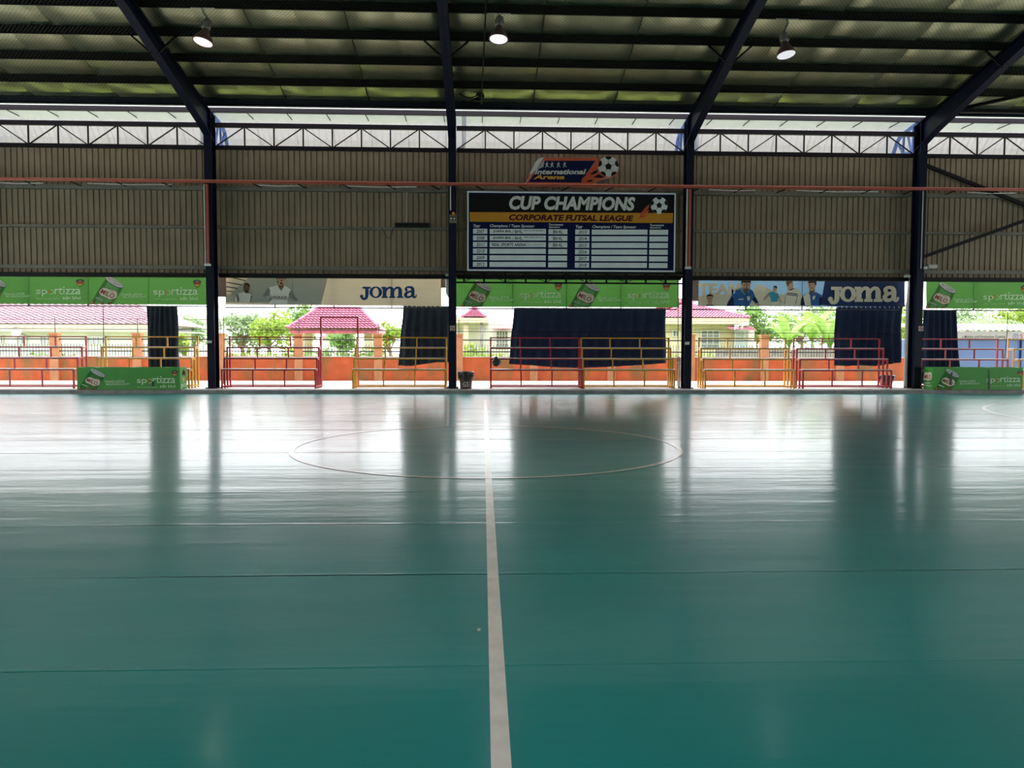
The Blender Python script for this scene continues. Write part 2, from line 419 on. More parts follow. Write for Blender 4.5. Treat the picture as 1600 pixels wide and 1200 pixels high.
# portal frames
def frame(X):
    fr = structure('portal_frame', (X, Y_MID, 0), None)
    hw = .125
    for s in (1, -1):
        Yf = (lambda y: y) if s > 0 else mir
        build(MB().box(X-hw, X+hw, min(Yf(25.92), Yf(25.945)), max(Yf(25.92), Yf(25.945)), PLAT, 8.52), 'column_flange', NAVY, fr)
        build(MB().box(X-hw, X+hw, min(Yf(26.33), Yf(26.35)), max(Yf(26.33), Yf(26.35)), PLAT, 9.2), 'column_flange', NAVY, fr)
        build(MB().box(X-.012, X+.012, min(Yf(25.945), Yf(26.33)), max(Yf(25.945), Yf(26.33)), PLAT, 9.1), 'column_web', NAVY, fr)
        pl = MB().box(X-.2, X+.2, min(Yf(25.89), Yf(26.42)), max(Yf(25.89), Yf(26.42)), PLAT, PLAT+.02)
        for dx in (-.16, .16):
            for yy in (25.91, 26.39): pl.tube([(X+dx, Yf(yy), PLAT+.02), (X+dx, Yf(yy), PLAT+.06)], .018, 6)
        build(pl, 'base_plate', NAVY, fr)
        # rafter: tapered I-section rising to the ridge
        pts = [(26.33, 9.165, 8.30), (25.3, z_purlin(25.3), 8.68), (22.27, z_purlin(22.27), 9.52), (20.2, z_purlin(20.2), z_purlin(20.2)-.37), (12.3, z_purlin(12.3), z_purlin(12.3)-.37)]
        poly = [(Yf(y), t) for y, t, b in pts] + [(Yf(y), b) for y, t, b in reversed(pts)]
        build(MB().prism(poly, X-.012, X+.012, axis='x'), 'rafter_web', NAVY, fr)
        for nm, a, d in (('top_flange', 1, -.02), ('bottom_flange', 2, .02)):
            poly = [(Yf(p[0]), p[a]) for p in pts] + [(Yf(p[0]), p[a]+d) for p in reversed(pts)]
            build(MB().prism(poly, X-hw, X+hw, axis='x'), nm, NAVY, fr)
        if s > 0:
            st = MB().box(X-hw, X+hw, 25.93, 25.95, 8.5, 9.3)
            build(st, 'stiffener_plate', NAVY, fr)
        for py in (21.92,):                              # struts from purlin to the lower flange
            for dx in (-1, 1):
                build(MB().bar((X+dx*.62, Yf(py), z_purlin(py)), (X+dx*.08, Yf(py), z_purlin(py)-.47), .05), 'fly_brace', DARK, fr)
    return fr
for X in FRAMES: frame(X)

# roof: foil-faced panels on purlins
ceiling = structure('ceiling', (0, Y_MID, 9))
PY = [24.38-1.22*j for j in range(0, 10)]
def purlin(Yf, y):
    z = z_purlin(y)
    a, b = sorted((Yf(y), Yf(y-.075)))
    build(MB().box(XL, XR, a, b, z, z+.016).box(XL, XR, min(Yf(y-.068), Yf(y-.075)), max(Yf(y-.068), Yf(y-.075)), z, z+.21).box(XL, XR, min(Yf(y), Yf(y-.012)), max(Yf(y), Yf(y-.012)), z, z+.035).box(XL, XR, a, b, z+.20, z+.216), 'purlin', PURL, ceiling)
for y in PY:
    purlin(lambda v: v, y); purlin(mir, y)
PANW = BAY/3
npan = int(round((XR-XL)/PANW))
for j in range(npan+1):
    x0 = FRAMES[0] - 2*PANW/2 + PANW*j; x1 = x0+PANW
    if x0 > XR: break
    for s in (1, -1):
        Yf = (lambda v: v) if s > 0 else mir
        rng = random.Random(j*2+s); rows = []
        for i in range(0, 89):
            y = 25.64-13.34*i/88; zz = z_purlin(y)+.22
            ph = ((24.38-y)/1.22) % 1
            sag = -.046*math.sin(PI*ph)**2
            row = []
            for u, du in ((0.005, .03), (.012, 0), (.25, -.002), (.494, 0), (.5, .007), (.506, 0), (.75, -.002), (.988, 0), (.995, .03)):
                row.append((x0+(x1-x0)*u, Yf(y), zz+du+sag*(1 if .01 < u < .99 else .2)+rng.uniform(-.0008, .0008)))
            rows.append(row)
        build(MB().grid(rows), 'roof_panel', FOIL, ceiling, smooth=True)
for s in (1, -1):
    Yf = (lambda v: v) if s > 0 else mir
    mb = MB(); rows = [[(x, Yf(25.75), z_purlin(25.75)+.33), (x, Yf(12.3), z_purlin(12.3)+.33)] for x in (XL-1, XR+1)]
    rows2 = [[(a, b, c+.03) for a, b, c in r] for r in rows]
    build(mb.grid(rows).grid(rows2), 'roof_sheet', ROOFG, ceiling)
# wire mesh stretched under the purlins
wm = MB(); y0, y1 = 12.4, 25.45; PITCHW = .11
for sgn in (1, -1):
    x = XL-13
    while x < XR+13:
        xa, xb = x, x+sgn*(y1-y0); ya, yb = y0, y1
        lo, hi = -17.2, 20.5
        if max(xa, xb) > lo and min(xa, xb) < hi:
            def at(t): return (xa+(xb-xa)*t, ya+(yb-ya)*t)
            t0, t1 = 0, 1
            for lim in (lo, hi):
                tt = (lim-xa)/(xb-xa)
                if (xa-lim)*(xb-lim) < 0:
                    if (lim == lo) == (xb > xa): t0 = max(t0, tt)
                    else: t1 = min(t1, tt)
            if t1 > t0:
                p, q = at(t0), at(t1)
                wm.tube([(p[0], p[1], z_purlin(p[1])-.006), (q[0], q[1], z_purlin(q[1])-.006)], .0028, 3, cap=False)
        x += PITCHW
o = build(wm, 'wire_mesh', WIRE, kind='stuff'); tag(o, 'fine diagonal wire netting stretched under the roof purlins', 'netting')

# eave beams and the lattice truss over the wall
def P2(y, Y, x=600): return Zat(x, y, Y)
tr = structure('trim_3', (0, 25.65, 9.3))
build(MB().box(XL, XR, 25.56, 25.60, P2(167.5, 25.56), 9.70).box(XL, XR, 25.56, 25.72, P2(167.5, 25.56), P2(167.5, 25.56)+.02), 'eave_beam', NAVY, tr)
build(MB().box(XL, XR, 26.36, 26.40, P2(179.5, 26.36), P2(171.5, 26.36)).box(XL, XR, 26.30, 26.40, P2(179.5, 26.36), P2(179.5, 26.36)+.02), 'gutter_beam', TRUSSP, tr)
zt1, zt0, zb1, zb0 = P2(196, 26.3), P2(203, 26.3), P2(231, 26.3), P2(235.5, 26.3)
for X in FRAMES[:-1]:
    ts = structure('eave_truss', (X+BAY/2, 26.3, zb0))
    xa, xb = X+.14, X+BAY-.14
    build(MB().box(xa, xb, 26.22, 26.32, zt0, zt1), 'top_chord', TRUSSP, ts)
    build(MB().box(xa, xb, 26.22, 26.32, zb0-.03, zb1), 'bottom_chord', TRUSSP, ts)
    pw = (xb-xa)/8
    for i in range(1, 8):
        xx = xa+pw*i
        build(MB().box(xx-.022, xx+.022, 26.25, 26.29, zb1, zt0), 'web_post', TRUSSP, ts)
    for i in range(8):
        up = i % 2 == 0
        build(MB().bar((xa+pw*i+.05, 26.27, zb1 if up else zt0), (xa+pw*(i+1)-.05, 26.27, zt0 if up else zb1), .035), 'web_diagonal', TRUSSP, ts)

# wall of ribbed sheets above the opening, with its girts
SHT = 8.2; REAR_OPEN = .2
def wall(name, Yf, side, SHB, SHT):
    wl = structure(name, (0, Yf(26.55), SHB))
    n = int(round((FRAMES[-1]-FRAMES[0])/PANW)); rib = PANW/14
    for j in range(n):
        x0 = FRAMES[0]+PANW*j; pr = []
        for i in range(14):
            u = x0+rib*i
            pr += [(u+.006, .042), (u+.014, 0), (u+rib-.034, 0), (u+rib-.026, .042)]
        pr += [(x0+PANW+.006, .042), (x0+PANW+.010, .05), (x0+PANW+.05, .05)]
        rows = [[(x, Yf(26.55)+d*side, z) for x, d in pr] for z in (SHB, SHT)]
        build(MB().grid(rows), 'wall_panel', SHEET, wl)
    for z0, z1, d, m in ((6.77, 6.90, .14, GIRT), (5.50, 5.59, .12, GIRT), (4.13, 4.26, .12, GIRT)):
        a, b = sorted((Yf(26.53), Yf(26.53-d)))
        for X in FRAMES[:-1]:
            build(MB().box(X+.13, X+BAY-.13, a, b, z0, z0+.012).box(X+.13, X+BAY-.13, min(Yf(26.53-d), Yf(26.52-d)), max(Yf(26.53-d), Yf(26.52-d)), z0, z1).box(X+.13, X+BAY-.13, a, b, z1-.012, z1), 'girt', m, wl)
    a, b = sorted((Yf(26.40), Yf(26.60)))
    for X in FRAMES[:-1]:
        build(MB().box(X+.13, X+BAY-.13, a, b, 3.86, 4.00), 'head_beam', DARK, wl)
    return wl
wall('wall_back', lambda v: v, 1, 3.93, SHT)
wall('wall_front', mir, -1, REAR_OPEN, 9.0)
WB = bpy.data.objects['wall_back']
JAMB = mat('brown_jamb_panel', (.30, .20, .14), .6, var=.2)
for a, b, y0, y1 in ((340, 353.5, 430, 464), (689, 698, 432, 450), (1078, 1091, 434, 470)):
    p, q = P(a, y0, 26.72), P(b, y1, 26.72)
    build(MB().box(p.x, q.x, 26.70, 26.75, q.z, p.z), 'jamb_panel', JAMB, WB)
# end walls of the hall
for nm, x, d in (('wall_left', XL+.3, -1), ('wall_right', XR-.3, 1)):
    wl = structure(nm, (x, Y_MID, 3.5))
    npn = 20; wd = (26.5-mir(26.5))/npn
    for j in range(npn):
        a = mir(26.5)+wd*j; b = a+wd
        rows = []
        pr = []
        for i in range(7):
            u = a+wd/7*i; pr += [(u, 0), (u+.12, 0), (u+.135, .02), (u+wd/7-.015, .02)]
        top = lambda y: 9.6+SL*(25.05-max(y, mir(y)))
        rows = [[(x+e*d, y, 3.5) for y, e in pr], [(x+e*d, y, top(y)) for y, e in pr]]
        build(MB().grid(rows), 'wall_panel', SHEET, wl)

# bent awning outside the top gap and its blue trusses
aw = structure('awning', (0, 27, 7.6))
prof = [(26.45, 9.52), (26.95, 9.44), (27.4, 9.34), (27.75, 9.16), (28.0, 8.88), (28.12, 8.6), (28.2, 8.42), (28.25, 8.25)]
AX0 = FRAMES[0]; apan = 1.317
for j in range(int((FRAMES[-1]-AX0)/apan)):
    x0 = AX0+apan*j
    pr = []
    for i in range(6):
        u = x0+apan/6*i; pr += [(u, 0), (u+.15, 0), (u+.165, .055), (u+.205, .055)]
    pr += [(x0+apan, 0), (x0+apan+.03, .012)]
    rows = []
    for (y, z) in prof[2:]: rows.append([(x, y+e*.5, z+e*.8) for x, e in pr])
    build(MB().grid(rows), 'awning_sheet', AWN, aw)
    rows = [[(x0-.002, y, z), (x0+apan+.002, y, z)] for y, z in prof[:3]]
    build(MB().grid(rows), 'flashing', AWNEDGE, aw)
    build(MB().box(x0-.012, x0+.012, 26.45, 27.3, 9.36, 9.385), 'flashing_batten', TRUSSP, aw)
    build(MB().box(x0, x0+apan, 26.50, 26.52, 9.52, 10.25), 'eave_fascia', AWNEDGE, aw)
def awning_truss(X, i):
    t = thing('awning_truss', ['blue lattice bracket beyond the far left column', 'blue lattice bracket behind the column left of the pale sports banner', 'blue lattice bracket behind the middle column beside the scoreboard', 'blue lattice bracket behind the column right of the scoreboard', 'blue lattice bracket behind the rightmost column', 'blue lattice bracket beyond the rightmost column'][i], 'truss', (X, 26.4, 7.4))
    top = [(X, 26.38, 9.28), (X, 27.35, 9.14), (X, 27.66, 8.98), (X, 28.0, 8.45), (X, 28.08, 8.22)]
    for a, b in zip(top[:-1], top[1:]): build(MB().bar(a, b, .10, .09), 'outer_chord', BLUES, t)
    low = [(X, 26.38, 8.30), (X, 27.25, 8.48), (X, 28.0, 8.40)]
    for a, b in zip(low[:-1], low[1:]): build(MB().bar(a, b, .08, .07), 'inner_chord', BLUES, t)
    for a, b in (((X, 26.6, 9.2), (X, 26.62, 8.35)), ((X, 27.0, 9.13), (X, 26.7, 8.38)), ((X, 27.2, 9.13), (X, 27.25, 8.48)), ((X, 27.66, 8.98), (X, 27.25, 8.48))):
        build(MB().bar(a, b, .06), 'lattice_bar', BLUES, t)
for i, X in enumerate(FRAMES[1:7]): awning_truss(X, i)
def downpipe(X, lab):
    mb = MB().tube([(X, 26.75, 9.45), (X, 26.75, 8.45), (X-.04, 26.72, 8.33), (X-.42, 26.68, 8.08)], .075, 10)
    o = build(mb, 'downpipe', GREYPIPE, smooth=True); tag(o, lab, 'pipe')
downpipe(Xat(725, 205, 26.75), 'grey downpipe elbow in the gap above the wall, right of the middle column')
downpipe(Xat(316, 205, 26.75), 'grey downpipe in the gap above the wall, left of the column by the pale banner')
downpipe(Xat(1089, 215, 26.75), 'grey downpipe in the gap above the wall, right of the column beside the scoreboard')

# wind bracing in the right bay
br = structure('wall_bracing', (18.7, 26.2, 4))
build(MB().bar((FRAMES[5]+.14, 26.28, Zat(1456, 256, 26.28)), (FRAMES[6]-.1, 26.28, Zat(1600, 325, 26.28)-1.4), .11, .11), 'brace_rod', DARK, br)
build(MB().bar((FRAMES[5]+.14, 26.2, Zat(1450, 403, 26.2)), (FRAMES[6]-.1, 26.2, Zat(1600, 337, 26.2)+1.3), .11, .11), 'brace_rod', DARK, br)
rb = structure('roof_bracing', (18.7, 25, 9))
build(MB().bar((FRAMES[5]+.14, 25.45, 9.33), (FRAMES[6]-.1, 20.7, z_purlin(20.7)-.05), .10, .10), 'brace_rod', DARK, rb)
build(MB().box(FRAMES[5]+.15, FRAMES[6]-.15, 25.05, 25.15, 9.28, 9.40), 'brace_strut', DARK, rb)

# ------------------------------------------------------------------ outdoors
build(MB().box(-90, 90, 31.9, 140, -.3, -.02), 'ground', SOIL, kind='structure')
WY = 31.7
OX0, OX1 = -30., Xat(1424, 580, WY)
ow = structure('wall_boundary', (0, WY, PLAT))
PPX = [-164, -39, 86, 215, 344, 467, 591, 717, 834, 955, 1079, 1194, 1312]
PX_ = [Xat(p, 560, WY) for p in PPX]
for a, b in zip([OX0]+PX_, PX_+[OX1]):
    build(MB().box(a, b, WY, WY+.12, 0, 1.10), 'wall_section', ORANGE, ow)
    build(MB().box(a, b, WY-.02, WY+.14, 1.10, 1.125), 'coping', CONC, ow)
FZ0, FZ1 = 1.30, 1.78
for i, x in enumerate(PX_):
    t = structure('boundary_pillar', (x, WY, PLAT))
    build(MB().box(x-.16, x+.16, WY-.10, WY+.22, PLAT-.1, 2.0), 'pillar_shaft', PILLAR, t)
    build(MB().box(x-.19, x+.19, WY-.13, WY+.25, 2.0, 2.06), 'pillar_cap', PILLAR, t)
    build(MB().tube([(x, WY+.06, 2.06), (x, WY+.06, 2.65)], .018, 5), 'wire_post', IRON, t)
nm_lab = ['beyond the far left edge', 'behind the leftmost red bench', 'left of the leftmost green sponsor box', 'behind the slim dark curtain', 'beside the goal-shaped red frame', 'under the tiled pavilion roof', 'between the pavilion and the wide curtain', 'right of the middle column above the bin', 'hidden partly by the wide centre curtain', 'behind the wide curtain, right half', 'in front of the pale bungalow', 'in front of the grey old wall']
for i, (a, b) in enumerate(zip(PX_[:-1], PX_[1:])):
    t = thing('railing', 'dark iron railing on the orange wall, '+nm_lab[i], 'railing', ((a+b)/2, WY+.06, 1.125))
    for z in (FZ0, FZ1): build(MB().box(a+.16, b-.16, WY+.035, WY+.085, z, z+.05), 'rail', IRON, t)
    mb = MB(); x = a+.25
    while x < b-.2:
        mb.box(x-.009, x+.009, WY+.05, WY+.07, 1.125, 1.62); x += .118
    build(mb, 'railing_bars', IRON, t)
mb = MB()
for z in (2.28, 2.45, 2.62):
    mb.tube([(x, WY+.06, z-.03*abs(math.sin(i*PI/2))) for i, x in enumerate([OX0]+PX_)], .006, 3)
    x = OX0
    while x < PX_[-1]:
        mb.bar((x-.03, WY+.06, z-.05), (x+.03, WY+.06, z+.03), .008); x += .35
o = build(mb, 'barbed_wire', IRON); tag(o, 'three strands of barbed wire along the top of the orange boundary wall', 'wire')
o = build(MB().box(OX1-.1, 30, WY+2, WY+2.1, 0, 1.1), 'wall_section', BRICKG, ow)

# leafy plants
def leaves(n, blobs, size, seed, flat=.5):
    rng = random.Random(seed); mb = MB()
    tot = sum(b[3]*b[4]*b[5] for b in blobs)
    for (cx, cy_, cz, rx, ry, rz) in blobs:
        k = int(n*rx*ry*rz/tot)
        for _ in range(k):
            while True:
                p = Vector((rng.uniform(-1, 1), rng.uniform(-1, 1), rng.uniform(-1, 1)))
                if .25 < p.length < 1: break
            p = Vector((cx+p.x*rx, cy_+p.y*ry, cz+p.z*rz))
            a = Vector((rng.gauss(0, 1), rng.gauss(0, 1), rng.gauss(0, .6))).normalized()
            b = a.cross(Vector((rng.gauss(0, 1), rng.gauss(0, 1), rng.gauss(0, 1)))).normalized()
            s = size*rng.uniform(.6, 1.3)
            i = len(mb.v)
            mb.v += [tuple(p-a*s), tuple(p+b*s*.42), tuple(p+a*s), tuple(p-b*s*.42)]
            mb.f.append((i, i+1, i+2, i+3)); mb.m.append(0)
    return mb
def tree(x, Y, h, r, lm, label, seed, n=1600, size=.16, group=None):
    rng = random.Random(seed)
    t = thing('tree', label, 'tree', (x, Y, 0), group)
    tr = MB().tube([(x, Y, 0), (x+.1, Y, h*.3), (x-.05, Y+.1, h*.6)], [.16, .12, .06], 7)
    blobs = []
    for i in range(9):
        a = rng.uniform(0, 2*PI); q = rng.uniform(.2, .75)*r; z = h*rng.uniform(.45, .86)
        bx, by = x+math.cos(a)*q, Y+math.sin(a)*q
        blobs.append((bx, by, z, r*rng.uniform(.35, .55), r*.45, h*rng.uniform(.12, .2)))
        tr.tube([(x, Y, h*.35), (bx, by, z)], [.06, .02], 5)
    build(tr, 'trunk', BARK, t)
    build(leaves(n, blobs, size, seed), 'foliage', lm, t)
    return t
def px_tree(px, ytop, Y, rpx, lm, label, seed, **k):
    tree(Xat(px, 520, Y), Y, Zat(px, ytop, Y), rpx*Y/1200, lm, label, seed, **k)
px_tree(376, 486, 50, 38, LEAF_B, 'grey-green loose tree beyond the wall, just right of the column by the pale banner', 1)
px_tree(418, 478, 46, 40, LEAF_Y, 'yellow-green feathery tree left of the tiled pavilion', 2)
px_tree(462, 470, 56, 34, LEAF_G, 'bright green tree rising behind the left end of the pavilion roof', 3)
px_tree(608, 500, 48, 24, LEAF_Y, 'small yellow-green tree between the pavilion and the dark curtain', 4, n=900)
px_tree(303, 492, 58, 26, LEAF_B, 'pale sparse tree between the slim curtain and the column', 5, n=800)
px_tree(288, 522, 40, 14, LEAF_Y, 'low yellow-green bush right of the slim dark curtain', 6, n=500)
px_tree(535, 512, 46, 30, LEAF_G, 'dark green bush seen under the pavilion roof', 7, n=900)
px_tree(1195, 470, 52, 48, LEAF_G, 'tall mid-green tree behind the right end of the bungalow', 8, n=2600)
px_tree(1252, 468, 60, 56, LEAF_B, 'large grey-green tree behind the banana plants', 9, n=2600)
px_tree(1308, 466, 56, 46, LEAF_G, 'dense green tree partly hidden by the torn right curtain', 10, n=2200)
px_tree(1416, 474, 50, 26, LEAF_Y, 'yellow-green tree in the narrow gap beside the white downpipe', 11, n=1200)
px_tree(1518, 470, 60, 46, LEAF_B, 'grey-green tree behind the left half of the blue shop roof', 12, n=2200)
px_tree(1582, 470, 50, 44, LEAF_Y, 'bright yellow-green tree behind the right half of the blue shop roof', 13, n=2400)
px_tree(716, 482, 60, 14, LEAF_Y, 'pale tree glimpsed left of the porch roof', 14, n=500)
def bush(px0, px1, ytop, Y, lm, label, seed, n=700):
    x0, x1 = Xat(px0, 550, Y), Xat(px1, 550, Y); zt = Zat(px0, ytop, Y); rng = random.Random(seed)
    k = max(3, int((x1-x0)/.7)); bl = [(x0+(x1-x0)*(i+.5)/k, Y+rng.uniform(-.2, .2), zt*.5, .6, .4, zt*.5*rng.uniform(.75, 1.05)) for i in range(k)]
    o = build(leaves(n, bl, .13, seed), 'shrub', lm); tag(o, label, 'shrub')
bush(345, 470, 545, 34, LEAF_Y, 'row of low green plants behind the railing under the yellow-green tree', 31, 900)
bush(478, 600, 543, 35.6, LEAF_G, 'green hedge behind the railing below the pavilion', 32, 1000)
bush(720, 800, 548, 33.6, LEAF_Y, 'light green hedge behind the railing in front of the porch', 33, 800)
bush(730, 752, 534, 37, LEAF_Y, 'rounded yellow-green shrub beside the porch pillar', 34, 400)
bush(1040, 1120, 550, 33.6, LEAF_Y, 'low green plants behind the railing in front of the bungalow', 35, 700)
bush(1200, 1310, 541, 36.5, LEAF_B, 'grey-green shrubs over the old grey wall', 36, 1200)
bush(20, 120, 549, 36, LEAF_G, 'low green plants in front of the long tiled house', 37, 700)

def banana(px, ytop, Y, label, seed):
    x = Xat(px, 550, Y); h = Zat(px, ytop, Y); rng = random.Random(seed)
    t = thing('banana_plant', label, 'plant', (x, Y, 0))
    build(MB().tube([(x, Y, 0), (x+.04, Y, h*.5)], [.13, .08], 8), 'stem', LEAF_G, t)
    for i in range(8):
        a = 2*PI*i/8+rng.uniform(-.3, .3); L = h*rng.uniform(.5, .7); up = rng.uniform(.9, 1.35); rows = []
        for k in range(8):
            s = k/7; px_ = x+math.cos(a)*L*s*.8; py = Y+math.sin(a)*L*s*.6; z = h*.48+L*(up*s*1.3-s*s*.9)
            wd = .26*math.sin(PI*min(1, s*.93+.06))**.7
            nx, ny = -math.sin(a), math.cos(a)
            rows.append([(px_+nx*wd, py+ny*wd, z-.07), (px_, py, z), (px_-nx*wd, py-ny*wd, z-.07)])
        build(MB().grid(rows), 'leaf', BANANA, t)
banana(1232, 486, 40, 'banana plant with broad arching leaves above the old grey wall', 1)
banana(1268, 476, 43.5, 'tallest banana plant, left of the torn right curtain', 2)
banana(1296, 486, 37.8, 'banana plant half behind the left edge of the torn right curtain', 3)
def palm(px, ytop, Y, label, seed):
    x = Xat(px, 520, Y); h = Zat(px, ytop, Y); rng = random.Random(seed)
    t = thing('palm_tree', label, 'tree', (x, Y, 0))
    build(MB().tube([(x, Y, 0), (x, Y, h*.72)], [.16, .12], 8), 'trunk', BARK, t)
    for i in range(9):
        a = 2*PI*i/9+rng.uniform(-.2, .2); L = 1.9; mb = MB(); prev = None
        for k in range(10):
            s = k/9; p = Vector((x+math.cos(a)*L*s, Y+math.sin(a)*L*s*.7, h*.72+L*(.75*s-.75*s*s)))
            if prev is not None:
                mb.bar(prev, p, .025)
                for sd in (-1, 1):
                    nx, ny = -math.sin(a)*sd, math.cos(a)*sd
                    mb.face([p, p+Vector((math.cos(a)*.06, math.sin(a)*.06, 0)), p+Vector((nx*.4+math.cos(a)*.25, ny*.4+math.sin(a)*.25, -.28))])
            prev = p
        build(mb, 'frond', LEAF_B, t)
palm(1512, 478, 44, 'feathery palm behind the blue shop roof, beside the dark curtain', 4)
palm(1548, 480, 46, 'second feathery palm behind the middle of the blue shop roof', 5)

# tiled roofs
def tile_face(A, B, Cc, D, rows_n, cols, mb):
    """A,B eave corners, D,C ridge corners; wavy courses stepping down the slope"""
    A, B, Cc, D = map(Vector, (A, B, Cc, D)); nrm = (B-A).cross(D-A).normalized()
    if nrm.z < 0: nrm = -nrm
    wid = (B-A).length; tw = wid/cols
    for r in range(rows_n):
        t0, t1 = r/rows_n, (r+1)/rows_n
        rr = []
        for t, lift in ((t0, .075), (t0+.02, .09), (t1, .03)):
            l = A.lerp(D, t); q = B.lerp(Cc, t); row = []
            ncol = cols*4
            for c in range(ncol+1):
                s = c/ncol; p = A.lerp(B, s)+(D-A)*t if False else None
                base = A+(B-A)*s
                # keep the columns running straight up the slope, clipped at the hips
                up = ((D+Cc)/2-(A+B)/2); pt = base+up*t
                ax = (B-A).normalized(); lo, hi = (l-A).dot(ax), (q-A).dot(ax)
                u = min(max((pt-A).dot(ax), lo), hi)
                pt = l+(q-l)*((u-lo)/(hi-lo) if hi-lo > 1e-3 else .5)
                row.append(pt+nrm*(lift+.028*math.sin(2*PI*u/tw)))
            rr.append(row)
        mb.grid(rr)
def hip_roof(parent, x0, x1, y0, y1, ze, zr, inset, rows_n, cols, m, over=0, l_hip=True, r_hip=True):
    xr0 = x0+inset if l_hip else x0; xr1 = x1-inset if r_hip else x1; ym = (y0+y1)/2
    mb = MB(); tile_face((x0, y0, ze), (x1, y0, ze), (xr1, ym, zr), (xr0, ym, zr), rows_n, cols, mb)
    o1 = build(mb, 'roof_tiles', m, parent, kind='stuff')
    b = MB().face([(x1, y1, ze), (x0, y1, ze), (xr0, ym, zr), (xr1, ym, zr)]).face([(x0, y1, ze), (x0, y0, ze), (xr0, ym, zr)]).face([(x1, y0, ze), (x1, y1, ze), (xr1, ym, zr)])
    build(b, 'roof_slope', m, parent)
    rg = MB().tube([(xr0, ym, zr+.06), (xr1, ym, zr+.06)], .09, 8)
    for a, c in (((x0, y0, ze+.06), (xr0, ym, zr+.06)), ((x1, y0, ze+.06), (xr1, ym, zr+.06))): rg.tube([a, c], .08, 8)
    build(rg, 'ridge_cap', m, parent)
def window(parent, x0, x1, z0, z1, y, nx=3, nz=3, gm=None):
    fr = MB(); t = .05
    fr.box(x0-t, x1+t, y-.05, y+.05, z0-t, z0).box(x0-t, x1+t, y-.05, y+.05, z1, z1+t).box(x0-t, x0, y-.05, y+.05, z0, z1).box(x1, x1+t, y-.05, y+.05, z0, z1)
    for i in range(1, nx): fr.box(x0+(x1-x0)*i/nx-.02, x0+(x1-x0)*i/nx+.02, y-.05, y+.02, z0, z1)
    for i in range(1, nz): fr.box(x0, x1, y-.05, y+.02, z0+(z1-z0)*i/nz-.015, z0+(z1-z0)*i/nz+.015)
    f = build(fr, 'window_frame', WHITEW, parent)
    build(MB().box(x0, x1, y, y+.03, z0, z1), 'window_pane', gm or GLASS, f)

# long tiled house at the left
HY = 45.
t = thing('house', 'long white house with a pale pink tiled roof behind the leftmost benches', 'house', (-24, HY+3, 0))
hx0, hx1 = Xat(-260, 510, HY), Xat(252, 510, HY); ze = Zat(100, 507, HY)
build(MB().box(hx0+.6, hx1-.7, HY+.6, HY+6.4, -.1, ze-.1), 'house_wall', WHITEW, t)
build(MB().box(hx0, hx1, HY, HY+.12, ze-.36, ze), 'fascia', CREAM, t)
build(MB().box(hx0, hx1, HY, HY+7, ze-.40, ze-.34), 'soffit', WHITEW, t)
hip_roof(t, hx0, hx1, HY-.05, HY+7, ze, Zat(100, 466, HY+3.5), 3.2, 15, 46, TILE2)
for a, b in ((0, 5), (28, 41), (65, 74)):
    window(t, Xat(a, 530, HY+.6), Xat(b, 530, HY+.6), Zat(a, 537, HY+.6), Zat(a, 525, HY+.6), HY+.56, 2, 1)
window(t, Xat(138, 530, HY+.6), Xat(168, 530, HY+.6), Zat(150, 537, HY+.6), Zat(150, 527, HY+.6), HY+.56, 4, 1)
d = thing('satellite_dish', 'round grey satellite dish on the front of the long tiled house', 'dish', P(27, 518, HY-.2))
c = P(27, 518, HY-.3); build(MB().lathe([(0, .0), (.12, .012), (.24, .05), (.30, .09)], c, 16, rot=Matrix.Rotation(PI*.45, 3, 'X')), 'dish_bowl', ROOFG, d, smooth=True)
build(MB().tube([c, c+Vector((0, .75, -.2))], .025, 6), 'dish_arm', IRON, d)

# pavilion
PYV = 38.
px0, px1 = Xat(449, 515, PYV), Xat(592, 515, PYV); ze = Zat(520, 514, PYV)
t = thing('pavilion', 'open pavilion with a rose tiled hip roof beyond the goal-shaped red frame', 'pavilion', ((px0+px1)/2, PYV+1.6, 0))
hip_roof(t, px0, px1, PYV, PYV+3.4, ze, Zat(528, 483, PYV+1.7), Xat(498, 484, PYV+1.7)-px0, 9, 24, TILE)
build(MB().box(px0+.1, px1-.1, PYV+.1, PYV+3.3, ze-.2, ze-.02), 'eave_board', TILE, t)
for xx in (465, 576):
    x = Xat(xx, 530, PYV+.5)
    for yy in (PYV+.5, PYV+2.9): build(MB().box(x-.2, x+.2, yy-.18, yy+.18, -.05, ze-.15), 'pavilion_post', CREAM, t)
# small gable seen beneath it, further off
gx0, gx1, GYY = Xat(500, 525, 62), Xat(533, 525, 62), 62
t = thing('far_house', 'small distant house with a pink gable seen under the pavilion roof', 'house', ((gx0+gx1)/2, GYY, 0))
zb, ztp = Zat(516, 529, GYY), Zat(516, 518, GYY)
build(MB().box(gx0+.2, gx1-.2, GYY, GYY+4, -.05, zb), 'house_wall', WHITEW, t)
build(MB().prism([(gx0, zb), (gx1, zb), ((gx0+gx1)/2, ztp)], GYY-.3, GYY+4.3), 'gable_roof', TILE2, t)
# far pale apartment block
ax0, ax1 = Xat(255, 500, 110), Xat(330, 500, 110)
t = thing('apartment_block', 'pale distant apartment block beyond the sparse tree', 'building', ((ax0+ax1)/2, 112, 0))
build(MB().box(ax0, ax1, 110, 116, -.05, Zat(290, 492, 110)), 'house_wall', WHITEW, t)
for k in range(2): build(MB().box(ax0, ax1, 109.7, 110, Zat(290, 499+6*k, 110), Zat(290, 497+6*k, 110)), 'balcony_slab', BRICKG, t)

